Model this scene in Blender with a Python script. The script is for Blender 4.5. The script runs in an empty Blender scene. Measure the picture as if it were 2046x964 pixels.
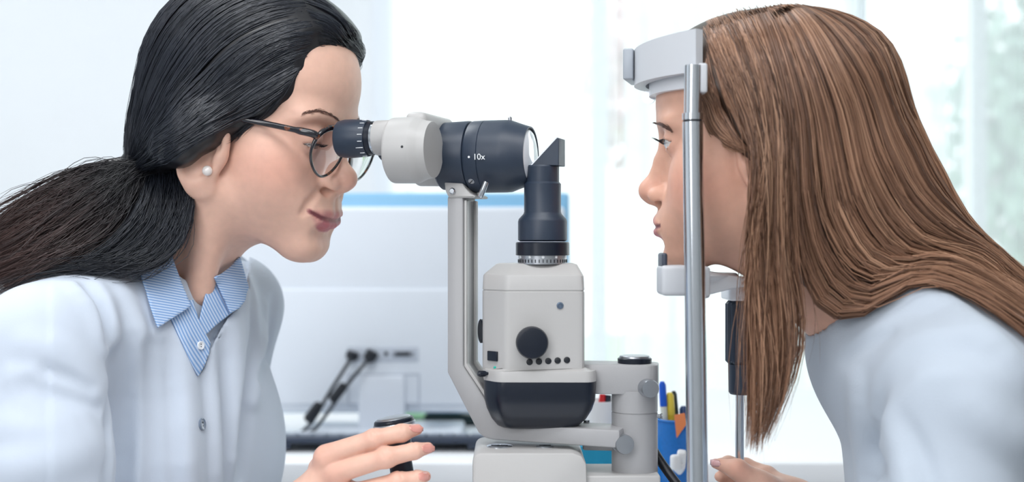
import bpy, bmesh, math, random
import numpy as np
from mathutils import Vector, Matrix

random.seed(7)
rng = np.random.default_rng(11)
scene = bpy.context.scene
COL = scene.collection

# ------------------------------------------------------------------ camera
FPX, CAMD, CAMZ = 2600.0, 1.17, 1.10
cam_d = bpy.data.cameras.new('camera')
cam_d.sensor_width = 36.0
cam_d.lens = 36.0 * FPX / 2046.0
cam_d.clip_start = 0.05
cam_d.clip_end = 100
cam_d.dof.use_dof = True
cam_d.dof.focus_distance = 1.165
cam_d.dof.aperture_fstop = 3.6
cam = bpy.data.objects.new('camera', cam_d)
COL.objects.link(cam)
cam.location = (0, -CAMD, CAMZ)
cam.rotation_euler = (math.radians(90), 0, 0)
scene.camera = cam

# ------------------------------------------------------------------ sky, fill lights, exposure
world = bpy.data.worlds.new('sky')
scene.world = world
world.use_nodes = True
wn = world.node_tree.nodes
wn['Background'].inputs[0].default_value = (0.90, 0.955, 1.0, 1)
wn['Background'].inputs[1].default_value = 2.2

def area_light(name, loc, target, sx, sy, energy, color):
    d = bpy.data.lights.new(name, 'AREA')
    d.shape = 'RECTANGLE'
    d.size = sx
    d.size_y = sy
    d.energy = energy
    d.color = color
    o = bpy.data.objects.new(name, d)
    COL.objects.link(o)
    o.location = loc
    v = Vector(target) - Vector(loc)
    o.rotation_euler = v.to_track_quat('-Z', 'Y').to_euler()
    return o

# soft overhead lights added to fill the room; no fittings are modelled
area_light('overhead_fill', (-0.2, -1.0, 2.72), (-0.2, -1.0, 0.0), 1.5, 0.8, 22, (0.97, 0.98, 1.0))
area_light('overhead_fill', (0.9, -1.5, 2.72), (0.9, -1.5, 0.0), 1.2, 0.8, 10, (0.97, 0.98, 1.0))
area_light('overhead_fill', (-1.3, 0.9, 2.72), (-1.3, 0.9, 0.0), 1.4, 1.0, 28, (0.95, 0.98, 1.0))  # added to brighten the left wall
# frontal light added to brighten the faces; the wall behind has no window
area_light('front_fill', (-0.7, -2.15, 1.75), (-0.1, 0.0, 1.1), 1.5, 1.3, 26, (0.98, 0.98, 1.0))

scene.view_settings.view_transform = 'Standard'
scene.view_settings.look = 'None'
scene.view_settings.gamma = 1
scene.view_settings.use_curve_mapping = False
scene.view_settings.exposure = 0.25

# ------------------------------------------------------------------ helpers
def sc(Y):
    return (CAMD + Y) / FPX

def P(px, py, Y):
    s = sc(Y)
    return np.array([(px - 1023.0) * s, Y, CAMZ + (482.0 - py) * s])

def srgb(r, g, b):
    def f(c):
        c = c / 255.0
        return c / 12.92 if c <= 0.04045 else ((c + 0.055) / 1.055) ** 2.4
    return (f(r), f(g), f(b), 1.0)

def mat(name, col, rough=0.5, metal=0.0, spec=0.5, sub=0.0, subr=(0.01, 0.004, 0.002), alpha=1.0,
        trans=0.0, coat=0.0, sheen=0.0, noise=0.0, nscale=40.0, bump=0.0, bscale=200.0, emit=0.0):
    m = bpy.data.materials.new(name)
    m.use_nodes = True
    nt = m.node_tree
    b = nt.nodes['Principled BSDF']
    c = col if len(col) == 4 else (*col, 1)
    b.inputs['Base Color'].default_value = c
    b.inputs['Roughness'].default_value = rough
    b.inputs['Metallic'].default_value = metal
    b.inputs['Specular IOR Level'].default_value = spec
    b.inputs['Transmission Weight'].default_value = trans
    b.inputs['Coat Weight'].default_value = coat
    b.inputs['Sheen Weight'].default_value = sheen
    if sub:
        b.inputs['Subsurface Weight'].default_value = sub
        b.inputs['Subsurface Radius'].default_value = subr
        b.inputs['Subsurface Scale'].default_value = 1.0
    if emit:
        b.inputs['Emission Color'].default_value = c
        b.inputs['Emission Strength'].default_value = emit
    tc = nt.nodes.new('ShaderNodeTexCoord')
    if noise:
        n = nt.nodes.new('ShaderNodeTexNoise')
        n.inputs['Scale'].default_value = nscale
        n.inputs['Detail'].default_value = 4
        nt.links.new(tc.outputs['Object'], n.inputs['Vector'])
        r = nt.nodes.new('ShaderNodeMixRGB')
        r.inputs[1].default_value = tuple(max(0, v * (1 - noise)) for v in c[:3]) + (1,)
        r.inputs[2].default_value = tuple(min(1, v * (1 + noise)) for v in c[:3]) + (1,)
        nt.links.new(n.outputs['Fac'], r.inputs[0])
        nt.links.new(r.outputs[0], b.inputs['Base Color'])
    if bump:
        n = nt.nodes.new('ShaderNodeTexNoise')
        n.inputs['Scale'].default_value = bscale
        n.inputs['Detail'].default_value = 3
        nt.links.new(tc.outputs['Object'], n.inputs['Vector'])
        bp = nt.nodes.new('ShaderNodeBump')
        bp.inputs['Strength'].default_value = bump
        bp.inputs['Distance'].default_value = 0.001
        nt.links.new(n.outputs['Fac'], bp.inputs['Height'])
        nt.links.new(bp.outputs[0], b.inputs['Normal'])
    return m

def tag(o, label=None, cat=None, group=None, kind=None):
    if label: o['label'] = label
    if cat: o['category'] = cat
    if group: o['group'] = group
    if kind: o['kind'] = kind
    return o

def empty(name, loc, label=None, cat=None, group=None):
    o = bpy.data.objects.new(name, None)
    o.empty_display_size = 0.05
    COL.objects.link(o)
    o.location = loc
    return tag(o, label, cat, group)

def link(name, me, m=None, parent=None, smooth=True, auto=None):
    o = bpy.data.objects.new(name, me)
    COL.objects.link(o)
    if m is not None:
        me.materials.append(m)
    if smooth:
        me.polygons.foreach_set('use_smooth', [True] * len(me.polygons))
        if auto:
            me.set_sharp_from_angle(angle=math.radians(auto))
    if parent is not None:
        o.parent = parent
        o.matrix_parent_inverse = Matrix.Translation(parent.location).inverted()
    return o

def mesh_from(verts, faces, name='m'):
    me = bpy.data.meshes.new(name)
    me.from_pydata([tuple(v) for v in verts], [], faces)
    me.update()
    return me

def np_mesh(name, V, Q):
    """fast quad/tri mesh from numpy arrays"""
    me = bpy.data.meshes.new(name)
    n, k = Q.shape
    me.vertices.add(len(V))
    me.vertices.foreach_set('co', np.ascontiguousarray(V, dtype=np.float32).ravel())
    me.loops.add(n * k)
    me.loops.foreach_set('vertex_index', np.ascontiguousarray(Q, dtype=np.int32).ravel())
    me.polygons.add(n)
    me.polygons.foreach_set('loop_start', np.arange(0, n * k, k, dtype=np.int32))
    me.update(calc_edges=True)
    me.validate()
    return me

def frame(axis, up=(0, 0, 1)):
    a = np.array(axis, float); a /= np.linalg.norm(a)
    u = np.array(up, float)
    if abs(np.dot(a, u)) > 0.95:
        u = np.array([1.0, 0, 0])
    s = np.cross(u, a); s /= np.linalg.norm(s)
    t = np.cross(a, s)
    return a, s, t

def lathe(profile, origin, axis, n=40, up=(0, 0, 1), cap=True):
    """profile: list of (along, radius); revolve round an axis"""
    a, s, t = frame(axis, up)
    V, F = [], []
    m = len(profile)
    for (h, r) in profile:
        for k in range(n):
            an = 2 * math.pi * k / n
            V.append(np.array(origin) + a * h + (s * math.cos(an) + t * math.sin(an)) * max(r, 1e-5))
    for i in range(m - 1):
        for k in range(n):
            k2 = (k + 1) % n
            F.append((i * n + k, i * n + k2, (i + 1) * n + k2, (i + 1) * n + k))
    if cap:
        F.append(tuple(range(n - 1, -1, -1)))
        F.append(tuple((m - 1) * n + k for k in range(n)))
    return mesh_from(V, F)

def tube(pts, r, n=8, closed=False, cap=True, rs=None):
    pts = [np.array(p, float) for p in pts]
    V, F = [], []
    m = len(pts)
    prev = None
    for i, p in enumerate(pts):
        if closed:
            d = pts[(i + 1) % m] - pts[i - 1]
        else:
            d = pts[min(i + 1, m - 1)] - pts[max(i - 1, 0)]
        d /= (np.linalg.norm(d) + 1e-12)
        if prev is None:
            a, s, t = frame(d)
        else:
            s = prev - d * np.dot(prev, d); s /= np.linalg.norm(s)
            t = np.cross(d, s)
        prev = s
        rr = rs[i] if rs is not None else r
        for k in range(n):
            an = 2 * math.pi * k / n
            V.append(p + (s * math.cos(an) + t * math.sin(an)) * rr)
    for i in range(m if closed else m - 1):
        j = (i + 1) % m
        for k in range(n):
            k2 = (k + 1) % n
            F.append((i * n + k, i * n + k2, j * n + k2, j * n + k))
    if cap and not closed:
        F.append(tuple(range(n - 1, -1, -1)))
        F.append(tuple((m - 1) * n + k for k in range(n)))
    return mesh_from(V, F)

def smooth_path(pts, n=24, closed=False):
    """Catmull-Rom through pts, n samples evenly by parameter"""
    p = np.array(pts, float)
    if closed:
        p = np.vstack([p[-1], p, p[0], p[1]])
    else:
        p = np.vstack([2 * p[0] - p[1], p, 2 * p[-1] - p[-2]])
    segs = len(p) - 3
    out = []
    for u in np.linspace(0, segs, n, endpoint=not closed):
        i = min(int(u), segs - 1); t = u - i
        a, b, c, d = p[i], p[i + 1], p[i + 2], p[i + 3]
        out.append(0.5 * ((2 * b) + (-a + c) * t + (2 * a - 5 * b + 4 * c - d) * t * t + (-a + 3 * b - 3 * c + d) * t ** 3))
    return np.array(out)

def box_mesh(center, size, rot=None, bevel=0.0, seg=3):
    bm = bmesh.new()
    bmesh.ops.create_cube(bm, size=1.0)
    bmesh.ops.scale(bm, vec=size, verts=bm.verts)
    if bevel:
        bmesh.ops.bevel(bm, geom=list(bm.edges), offset=bevel, segments=seg, affect='EDGES', profile=0.5)
    M = Matrix.Translation(Vector(center)) @ (rot.to_4x4() if rot is not None else Matrix.Identity(4))
    bmesh.ops.transform(bm, matrix=M, verts=bm.verts)
    me = bpy.data.meshes.new('m')
    bm.to_mesh(me); bm.free()
    return me

def prism_mesh(outline, axis_u, axis_v, axis_w, origin, depth, bevel=0.0, seg=2):
    """outline (u,v) extruded along w by +-depth/2"""
    bm = bmesh.new()
    o = np.array(origin); U, Vv, W = map(np.array, (axis_u, axis_v, axis_w))
    lo = [bm.verts.new(o + U * a + Vv * b - W * depth / 2) for a, b in outline]
    hi = [bm.verts.new(o + U * a + Vv * b + W * depth / 2) for a, b in outline]
    n = len(outline)
    bm.faces.new(lo[::-1]); bm.faces.new(hi)
    for i in range(n):
        bm.faces.new((lo[i], lo[(i + 1) % n], hi[(i + 1) % n], hi[i]))
    bmesh.ops.recalc_face_normals(bm, faces=bm.faces)
    if bevel:
        bmesh.ops.bevel(bm, geom=list(bm.edges), offset=bevel, segments=seg, affect='EDGES', profile=0.5)
    me = bpy.data.meshes.new('m')
    bm.to_mesh(me); bm.free()
    return me

# ------------------------------------------------------------------ implicit surfaces
def smin(a, b, k):
    h = np.maximum(k - np.abs(a - b), 0) / k
    return np.minimum(a, b) - h * h * k * 0.25

def smax(a, b, k):
    return -smin(-a, -b, k)

def ell(x, y, z, c, r):
    qx, qy, qz = (x - c[0]), (y - c[1]), (z - c[2])
    k0 = np.sqrt((qx / r[0]) ** 2 + (qy / r[1]) ** 2 + (qz / r[2]) ** 2)
    k1 = np.sqrt((qx / r[0] ** 2) ** 2 + (qy / r[1] ** 2) ** 2 + (qz / r[2] ** 2) ** 2) + 1e-9
    return k0 * (k0 - 1) / k1

def cap(x, y, z, a, b, ra, rb):
    ax, ay, az = a
    dx, dy, dz = b[0] - ax, b[1] - ay, b[2] - az
    t = np.clip(((x - ax) * dx + (y - ay) * dy + (z - az) * dz) / (dx * dx + dy * dy + dz * dz), 0, 1)
    return np.sqrt((x - ax - t * dx) ** 2 + (y - ay - t * dy) ** 2 + (z - az - t * dz) ** 2) - (ra + (rb - ra) * t)

def chain(x, y, z, pts, rs, k=0.0):
    d = None
    for i in range(len(pts) - 1):
        e = cap(x, y, z, pts[i], pts[i + 1], rs[i], rs[i + 1])
        d = e if d is None else (smin(d, e, k) if k else np.minimum(d, e))
    return d

def evalp(fn, pts, batch=400000):
    out = np.empty(len(pts), np.float64)
    for i in range(0, len(pts), batch):
        q = pts[i:i + batch]
        out[i:i + batch] = fn(q[:, 0], q[:, 1], q[:, 2])
    return out

def grad(fn, V, e):
    g = np.empty_like(V)
    for k in range(3):
        d = np.zeros(3); d[k] = e
        g[:, k] = (evalp(fn, V + d) - evalp(fn, V - d)) / (2 * e)
    return g

def sdf_mesh(fn, lo, hi, h, B=8, lip=1.6, project=2):
    lo = np.array(lo, float); hi = np.array(hi, float)
    nb = np.maximum(np.ceil((hi - lo) / (h * B)).astype(int), 1)
    N = nb * B + 1
    bi = np.stack(np.meshgrid(*[np.arange(n) for n in nb], indexing='ij'), -1).reshape(-1, 3)
    cen = lo + (bi + 0.5) * B * h
    dc = evalp(fn, cen)
    keep = np.abs(dc) < B * h * 0.5 * math.sqrt(3) * lip + h
    F = np.empty(tuple(N), np.float32)
    sg = np.where(dc > 0, 1.0, -1.0).reshape(tuple(nb))
    F[:-1, :-1, :-1] = np.repeat(np.repeat(np.repeat(sg, B, 0), B, 1), B, 2)
    F[-1] = F[-2]; F[:, -1] = F[:, -2]; F[:, :, -1] = F[:, :, -2]
    off = np.stack(np.meshgrid(*[np.arange(B + 1)] * 3, indexing='ij'), -1).reshape(-1, 3)
    kb = bi[keep]
    for i in range(0, len(kb), 300):
        idx = (kb[i:i + 300, None, :] * B + off[None]).reshape(-1, 3)
        F[idx[:, 0], idx[:, 1], idx[:, 2]] = evalp(fn, lo + idx * h)
    S = F < 0
    # cells with a sign change
    c = np.zeros(tuple(N - 1), np.int8)
    for dx in (0, 1):
        for dy in (0, 1):
            for dz in (0, 1):
                c += S[dx:N[0] - 1 + dx, dy:N[1] - 1 + dy, dz:N[2] - 1 + dz]
    act = (c > 0) & (c < 8)
    ci = np.argwhere(act)
    vid = np.full(tuple(N - 1), -1, np.int32)
    vid[act] = np.arange(len(ci))
    acc = np.zeros((len(ci), 3)); cnt = np.zeros(len(ci))
    for ax in range(3):
        o1, o2 = [a for a in range(3) if a != ax]
        for a in (0, 1):
            for b in (0, 1):
                s0 = np.zeros(3, int); s0[o1] = a; s0[o2] = b
                s1 = s0.copy(); s1[ax] = 1
                p0 = ci + s0; p1 = ci + s1
                f0 = F[p0[:, 0], p0[:, 1], p0[:, 2]].astype(float); f1 = F[p1[:, 0], p1[:, 1], p1[:, 2]].astype(float)
                m = (f0 < 0) != (f1 < 0)
                t = np.where(m, f0 / np.where(m, f0 - f1, 1), 0)
                q = p0.astype(float); q[:, ax] += t
                acc[m] += q[m]; cnt[m] += 1
    V = lo + acc / cnt[:, None] * h
    quads = []
    for ax in range(3):
        o1, o2 = [(1, 2), (2, 0), (0, 1)][ax]
        sl0 = [slice(1, -1)] * 3; sl1 = [slice(1, -1)] * 3
        sl0[ax] = slice(0, N[ax] - 1); sl1[ax] = slice(1, N[ax])
        A = S[tuple(sl0)]; Bb = S[tuple(sl1)]
        e = np.argwhere(A != Bb)
        if not len(e): continue
        ins = A[e[:, 0], e[:, 1], e[:, 2]]
        p = e + 1; p[:, ax] = e[:, ax]
        def g(a, b):
            q = p.copy(); q[:, o1] -= a; q[:, o2] -= b
            return vid[q[:, 0], q[:, 1], q[:, 2]]
        v0, v1, v2, v3 = g(1, 1), g(0, 1), g(0, 0), g(1, 0)
        qd = np.stack([v0, v1, v2, v3], 1)
        qd[~ins] = qd[~ins][:, ::-1]
        quads.append(qd)
    Q = np.vstack(quads)
    Q = Q[(Q >= 0).all(1)]
    for _ in range(project):
        f = evalp(fn, V)
        gr = grad(fn, V, h * 0.4)
        st = f[:, None] * gr / np.maximum((gr ** 2).sum(1), 0.05)[:, None]
        ln = np.linalg.norm(st, axis=1, keepdims=True)
        V = V - st * np.minimum(1, 0.6 * h / np.maximum(ln, 1e-9))
    return V, Q

CAM = np.array([0, -CAMD, CAMZ])

def cast(fn, pix, t0=0.7, t1=2.2, steps=100):
    """first hit of the surface seen through the given picture points"""
    pix = np.array(pix, float)
    d = np.stack([(pix[:, 0] - 1023) / FPX, np.ones(len(pix)), (482 - pix[:, 1]) / FPX], 1)
    t = np.full(len(pix), t0); hit = np.zeros(len(pix), bool)
    best = np.full(len(pix), 9.0); bt = t.copy()
    for _ in range(steps):
        f = evalp(fn, CAM + d * t[:, None])
        b = f < best
        best = np.where(b, f, best); bt = np.where(b, t, bt)
        t = t + np.where(f < 2e-4, 0, np.clip(f * 0.8, 1e-4, 0.08))
    return CAM + d * bt[:, None]

def set_colors(me, cols):
    a = me.color_attributes.new('Col', 'FLOAT_COLOR', 'POINT')
    c = np.ones((len(cols), 4), np.float32); c[:, :3] = cols
    a.data.foreach_set('color', c.ravel())

def rotz(a):
    c, s = math.cos(a), math.sin(a)
    return np.array([[c, -s, 0], [s, c, 0], [0, 0, 1.0]])

def roty(a):
    c, s = math.cos(a), math.sin(a)
    return np.array([[c, 0, s], [0, 1, 0], [-s, 0, c]])

def rotx(a):
    c, s = math.cos(a), math.sin(a)
    return np.array([[1, 0, 0], [0, c, -s], [0, s, c]])
# ------------------------------------------------------------------ materials of the place
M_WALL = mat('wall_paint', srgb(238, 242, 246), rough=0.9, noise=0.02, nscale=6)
M_DESK = mat('white_laminate', srgb(240, 243, 247), rough=0.35, noise=0.01, nscale=15)
M_FRAME = mat('window_frame_white', srgb(225, 231, 238), rough=0.4, noise=0.01, nscale=8)
M_FLOOR = mat('floor_vinyl', srgb(176, 178, 180), rough=0.4, noise=0.04, nscale=10)

def sheer(name, transp, col=(0.95, 0.97, 1.0)):
    m = bpy.data.materials.new(name); m.use_nodes = True
    nt = m.node_tree; nt.nodes.clear()
    out = nt.nodes.new('ShaderNodeOutputMaterial')
    tl = nt.nodes.new('ShaderNodeBsdfTranslucent'); tl.inputs[0].default_value = (*col, 1)
    df = nt.nodes.new('ShaderNodeBsdfDiffuse'); df.inputs[0].default_value = (*col, 1)
    tr = nt.nodes.new('ShaderNodeBsdfTransparent'); tr.inputs[0].default_value = (1, 1, 1, 1)
    m1 = nt.nodes.new('ShaderNodeMixShader'); m1.inputs[0].default_value = 0.35
    m2 = nt.nodes.new('ShaderNodeMixShader')
    tc = nt.nodes.new('ShaderNodeTexCoord')
    wv = nt.nodes.new('ShaderNodeTexNoise'); wv.inputs['Scale'].default_value = 60
    nt.links.new(tc.outputs['Object'], wv.inputs['Vector'])
    mr = nt.nodes.new('ShaderNodeMapRange'); mr.inputs[3].default_value = max(transp - 0.06, 0); mr.inputs[4].default_value = transp + 0.06
    nt.links.new(wv.outputs['Fac'], mr.inputs[0]); nt.links.new(mr.outputs[0], m2.inputs[0])
    nt.links.new(tl.outputs[0], m1.inputs[1]); nt.links.new(df.outputs[0], m1.inputs[2])
    nt.links.new(m1.outputs[0], m2.inputs[1]); nt.links.new(tr.outputs[0], m2.inputs[2])
    nt.links.new(m2.outputs[0], out.inputs[0])
    return m

WY = 2.60                       # inner face of the window wall
def wx(px, Y=WY):
    return (px - 1023) * sc(Y)

def bx(name, x0, x1, y0, y1, z0, z1, m, parent=None, bevel=0.0):
    me = box_mesh(((x0 + x1) / 2, (y0 + y1) / 2, (z0 + z1) / 2), (x1 - x0, y1 - y0, z1 - z0), bevel=bevel)
    return link(name, me, m, parent, smooth=bool(bevel), auto=30)

fl = bx('floor', -2.6, 3.0, -2.2, WY, -0.05, 0, M_FLOOR); tag(fl, kind='structure')
xl = wx(748)
o = bx('wall_back', -2.6, xl, WY, WY + .15, 0, 2.75, M_WALL); tag(o, kind='structure')
o = bx('wall_back', xl, 3.0, WY, WY + .15, 0, .35, M_WALL); tag(o, kind='structure')
o = bx('wall_left', -2.7, -2.6, -2.2, WY + .15, 0, 2.75, M_WALL); tag(o, kind='structure')
M_CEIL = mat('ceiling_paint', srgb(244, 244, 242), rough=0.95, noise=0.01, nscale=5)
o = bx('ceiling', -2.7, 3.1, -2.3, WY + .15, 2.75, 2.85, M_CEIL); tag(o, kind='structure')
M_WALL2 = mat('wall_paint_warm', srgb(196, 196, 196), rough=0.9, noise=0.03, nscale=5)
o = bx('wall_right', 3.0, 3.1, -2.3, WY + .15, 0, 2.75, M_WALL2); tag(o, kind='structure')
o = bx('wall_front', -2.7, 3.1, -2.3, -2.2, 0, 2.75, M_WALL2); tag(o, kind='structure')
wf = bx('window_1', xl, xl + .05, WY - .015, WY + .12, .35, 2.75, M_FRAME); tag(wf, kind='structure')
bx('window_sill', xl, 3.0, WY - .06, WY + .12, .33, .37, M_FRAME, wf)
for px, w in ((1198, .05), (1718, .06), (1962, .045), (2110, .05)):
    bx('mullion', wx(px) - w / 2, wx(px) + w / 2, WY + .02, WY + .09, .37, 2.75, M_FRAME, wf)
M_GLASS = bpy.data.materials.new('window_glass'); M_GLASS.use_nodes = True
_nt = M_GLASS.node_tree; _nt.nodes.clear()
_o = _nt.nodes.new('ShaderNodeOutputMaterial'); _t = _nt.nodes.new('ShaderNodeBsdfTransparent'); _g = _nt.nodes.new('ShaderNodeBsdfGlossy')
_g.inputs['Roughness'].default_value = 0.02; _mx = _nt.nodes.new('ShaderNodeMixShader'); _mx.inputs[0].default_value = 0.04
_nt.links.new(_t.outputs[0], _mx.inputs[1]); _nt.links.new(_g.outputs[0], _mx.inputs[2]); _nt.links.new(_mx.outputs[0], _o.inputs[0])
edges = [xl + .05, wx(1198), wx(1718), wx(1962), wx(2110), 3.0]
for a, b in zip(edges[:-1], edges[1:]):
    bx('pane', a, b, WY + .05, WY + .056, .37, 2.75, M_GLASS, wf)

M_SHEER = sheer('sheer_curtain', 0.10)
M_SHEER_THIN = sheer('sheer_curtain_thin', 0.42)
def curtain(px0, px1, Y, m, label, amp=.010, folds=None, seed=0):
    r = np.random.default_rng(seed)
    x0, x1 = wx(px0, Y), wx(px1, Y)
    n = max(int((x1 - x0) / .006), 12)
    xs = np.linspace(x0, x1, n)
    ph = np.cumsum(r.uniform(.5, 1.5, n)) * .006 / .075 * 2 * math.pi
    zs = [0.06, .5, 1.0, 1.5, 2.0, 2.72]
    V, F = [], []
    for j, z in enumerate(zs):
        k = 1.0 - .25 * j / len(zs)
        for i in range(n):
            V.append((xs[i] + .008 * math.sin(ph[i] * .5 + j * .3), Y + amp * k * math.sin(ph[i]), z))
    for j in range(len(zs) - 1):
        for i in range(n - 1):
            F.append((j * n + i, j * n + i + 1, (j + 1) * n + i + 1, (j + 1) * n + i))
    o = link('curtain', mesh_from(V, F), m)
    tag(o, label, 'curtain', 'sheer curtains at the window')
curtain(772, 1172, WY - .12, M_SHEER, 'wide white sheer curtain behind the microscope eyepieces', seed=1)
curtain(1168, 1245, WY - .12, M_SHEER_THIN, 'narrow thin see-through curtain strip behind the slit lamp mirror tower', seed=2)
curtain(1240, 1722, WY - .12, M_SHEER, 'wide white sheer curtain behind the brown-haired patient head', seed=3)
curtain(1718, 1784, WY - .12, M_SHEER_THIN, 'thin see-through curtain strip above the patient crown', seed=4)
curtain(1780, 1890, WY - .12, M_SHEER, 'opaque white curtain strip between the two garden views', seed=5)
curtain(1886, 2130, WY - .12, M_SHEER_THIN, 'thin see-through curtain at the picture edge with garden showing through', seed=6)

# garden outside
M_LAWN = mat('lawn', srgb(150, 175, 140), rough=1, noise=.15, nscale=4)
g = bx('ground_outside', -6, 14, WY + .2, 16, -.3, -.1, M_LAWN); tag(g, kind='structure')
def leaf_blob(name, label, c, rad, n, col, seed):
    r = np.random.default_rng(seed)
    m = mat('foliage_' + name + str(seed), col, rough=.7, noise=.2, nscale=3)
    root = empty(name, (c[0], c[1], -.1), label, 'bush')
    d = r.normal(size=(n, 3)); d /= np.linalg.norm(d, axis=1)[:, None]
    p = np.array(c) + d * np.array(rad) * r.uniform(.45, 1.0, (n, 1))
    V = np.zeros((n * 4, 3)); Q = np.arange(n * 4).reshape(n, 4)
    a = r.normal(size=(n, 3)); a /= np.linalg.norm(a, axis=1)[:, None]
    b = np.cross(a, d); b /= np.linalg.norm(b, axis=1)[:, None] + 1e-9
    s = r.uniform(.05, .10, (n, 1))
    V[0::4] = p - a * s; V[1::4] = p + b * s * .5; V[2::4] = p + a * s; V[3::4] = p - b * s * .5
    f = link('foliage', np_mesh('foliage', V, Q), m, root); tag(f, kind='stuff')
    link('stem', tube([(c[0], c[1], -.1), (c[0] + .03, c[1], c[2] * .6), (c[0], c[1] + .05, c[2] + rad[2] * .3)], .04, 7), mat('bark' + str(seed), srgb(110, 95, 85), rough=.9, noise=.2, nscale=20), root)
leaf_blob('bush', 'rounded pale green bush seen through the window gap', (3.15, 6.2, 1.7), (.8, .6, .9), 2600, srgb(150, 178, 165), 1)
leaf_blob('bush', 'low grey green bush at the foot of the garden view', (5.0, 9.6, .7), (1.5, .8, 1.0), 2600, srgb(165, 190, 180), 2)
leaf_blob('bush', 'tall blue green tree at the top of the garden view', (4.6, 7.8, 3.6), (1.4, .8, 1.2), 3000, srgb(135, 160, 160), 3)
leaf_blob('bush', 'distant pinkish blossoming shrub in the garden', (1.05, 7.5, 2.2), (.7, .6, .8), 1500, srgb(215, 190, 190), 4)

# ------------------------------------------------------------------ desk with the monitor
DZ = 0.80
dk = empty('desk', (.2, 1.0, 0), 'white office desk carrying the monitor and keyboard', 'desk')
bx('desk_top', -1.0, 1.6, .59, 1.46, DZ - .03, DZ, M_DESK, dk, .003)
for x in (-.95, 1.5):
    bx('side_panel', x, x + .05, .62, 1.42, 0, DZ - .03, M_DESK, dk, .002)
bx('back_panel', -.9, 1.5, 1.38, 1.40, .3, DZ - .03, M_DESK, dk)

# monitor
M_MON = mat('monitor_shell', srgb(220, 227, 236), rough=.45, noise=.01, nscale=30)
M_MON2 = mat('monitor_stand_white', srgb(214, 221, 231), rough=.4, noise=.01, nscale=30)
M_BLUE = mat('monitor_blue_rim', srgb(132, 188, 224), rough=.35, noise=.02, nscale=20)
M_BLACK = mat('black_plastic', srgb(22, 26, 34), rough=.4, noise=.1, nscale=50)
M_PORT = mat('port_metal', srgb(150, 155, 165), rough=.35, metal=.6, noise=.05, nscale=60)
MY = .86
def mp(px, py, Y=MY):
    return P(px, py, Y)
c = mp(766, 606); hw = (1138 - 766) * sc(MY); hh = (826 - 385) / 2 * sc(MY)
mon = empty('monitor', (c[0], MY, DZ), 'pale grey computer monitor seen from behind with blue rim', 'monitor')
link('bezel', box_mesh((c[0], MY + .014, c[2]), (hw * 2, .028, hh * 2), bevel=.006), M_BLUE, mon, auto=35)
link('screen', box_mesh((c[0], MY + .0285, c[2]), (hw * 2 - .03, .002, hh * 2 - .03)), mat('dark_screen', srgb(20, 24, 30), rough=.15, noise=.05), mon, smooth=False)
t0 = mp(0, 414); b0 = mp(0, 822)
sh = link('back_shell', box_mesh((c[0], MY - .008, (t0[2] + b0[2]) / 2), (hw * 2 - .016, .024, t0[2] - b0[2]), bevel=.007), M_MON, mon, auto=35)
l0 = mp(0, 576)
link('lower_cover', box_mesh((c[0] - .045, MY - .021, (l0[2] + b0[2] + .012) / 2), (hw * 2 - .20, .010, l0[2] - b0[2] - .012), bevel=.004), M_MON, mon, auto=35)
def mbox(name, px0, px1, py0, py1, Y0, Y1, m, par, bevel=0):
    Ym = Y0
    a = P(px0, py1, Ym); b = P(px1, py0, Ym)
    return link(name, box_mesh(((a[0] + b[0]) / 2, (Y0 + Y1) / 2, (a[2] + b[2]) / 2), (b[0] - a[0], Y1 - Y0, b[2] - a[2]), bevel=bevel), m, par, auto=35)
FY = MY - .026
pp = mbox('port_panel', 694, 836, 694, 724, FY - .0015, FY + .004, mat('port_panel_grey', srgb(188, 196, 208), rough=.5, noise=.02), mon, .0008)
mbox('socket', 785, 826, 702, 713, FY - .004, FY + .003, M_PORT, pp, .001)
mbox('socket', 790, 818, 704, 711, FY - .0055, FY + .003, M_BLACK, pp)
mbox('socket', 768, 775, 704, 711, FY - .003, FY + .003, M_BLACK, pp)
for px0, px1, py0, py1 in ((694, 839, 747, 751), (694, 839, 806, 810), (694, 698, 751, 806), (835, 839, 751, 806)):
    mbox('stand_plate_edge', px0, px1, py0, py1, FY - .001, FY + .003, mat('plate_edge', srgb(186, 194, 206), rough=.5, noise=.02), mon, .0004)
mbox('stand_neck', 716, 808, 752, 876, FY - .012, FY + .01, M_MON2, mon, .003)
sb = link('stand_base', box_mesh((c[0], MY - .03, DZ + .006), (.25, .17, .012), bevel=.004), M_MON2, mon, auto=35)

# video cables with plugs and ferrite beads
def cable(path, Ys, bead, plug, label, thick=.0028):
    pts = [P(x, y, Y) for (x, y), Y in zip(path, Ys)]
    root = empty('video_cable', pts[0], label, 'cable', 'cables plugged into the monitor back')
    sp = smooth_path(pts, 60)
    link('wire', tube(sp, thick, 8), M_BLACK, root)
    a, b = P(*bead[0], bead[2]), P(*bead[1], bead[2])
    d = b - a; L = np.linalg.norm(d)
    link('ferrite_bead', lathe([(0, .004), (.004, .0075), (L - .004, .0075), (L, .004)], a, d, 16), M_BLACK, root, auto=40)
    a, b = P(*plug[0], plug[2]), P(*plug[1], plug[2])
    d = b - a; L = np.linalg.norm(d)
    link('plug', lathe([(0, .004), (.005, .0095), (L - .002, .0100), (L, .008)], a, d, 16), M_BLACK, root, auto=40)
cable([(704, 712), (690, 735), (655, 790), (630, 835), (605, 862), (570, 873), (520, 875)], [FY - .012, FY - .03, .80, .795, .80, .80, .80],
      ((640, 806), (612, 842), .795), ((700, 722), (706, 703), FY - .008), 'thin black cable from the outer monitor port ending in a pointed bead')
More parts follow.
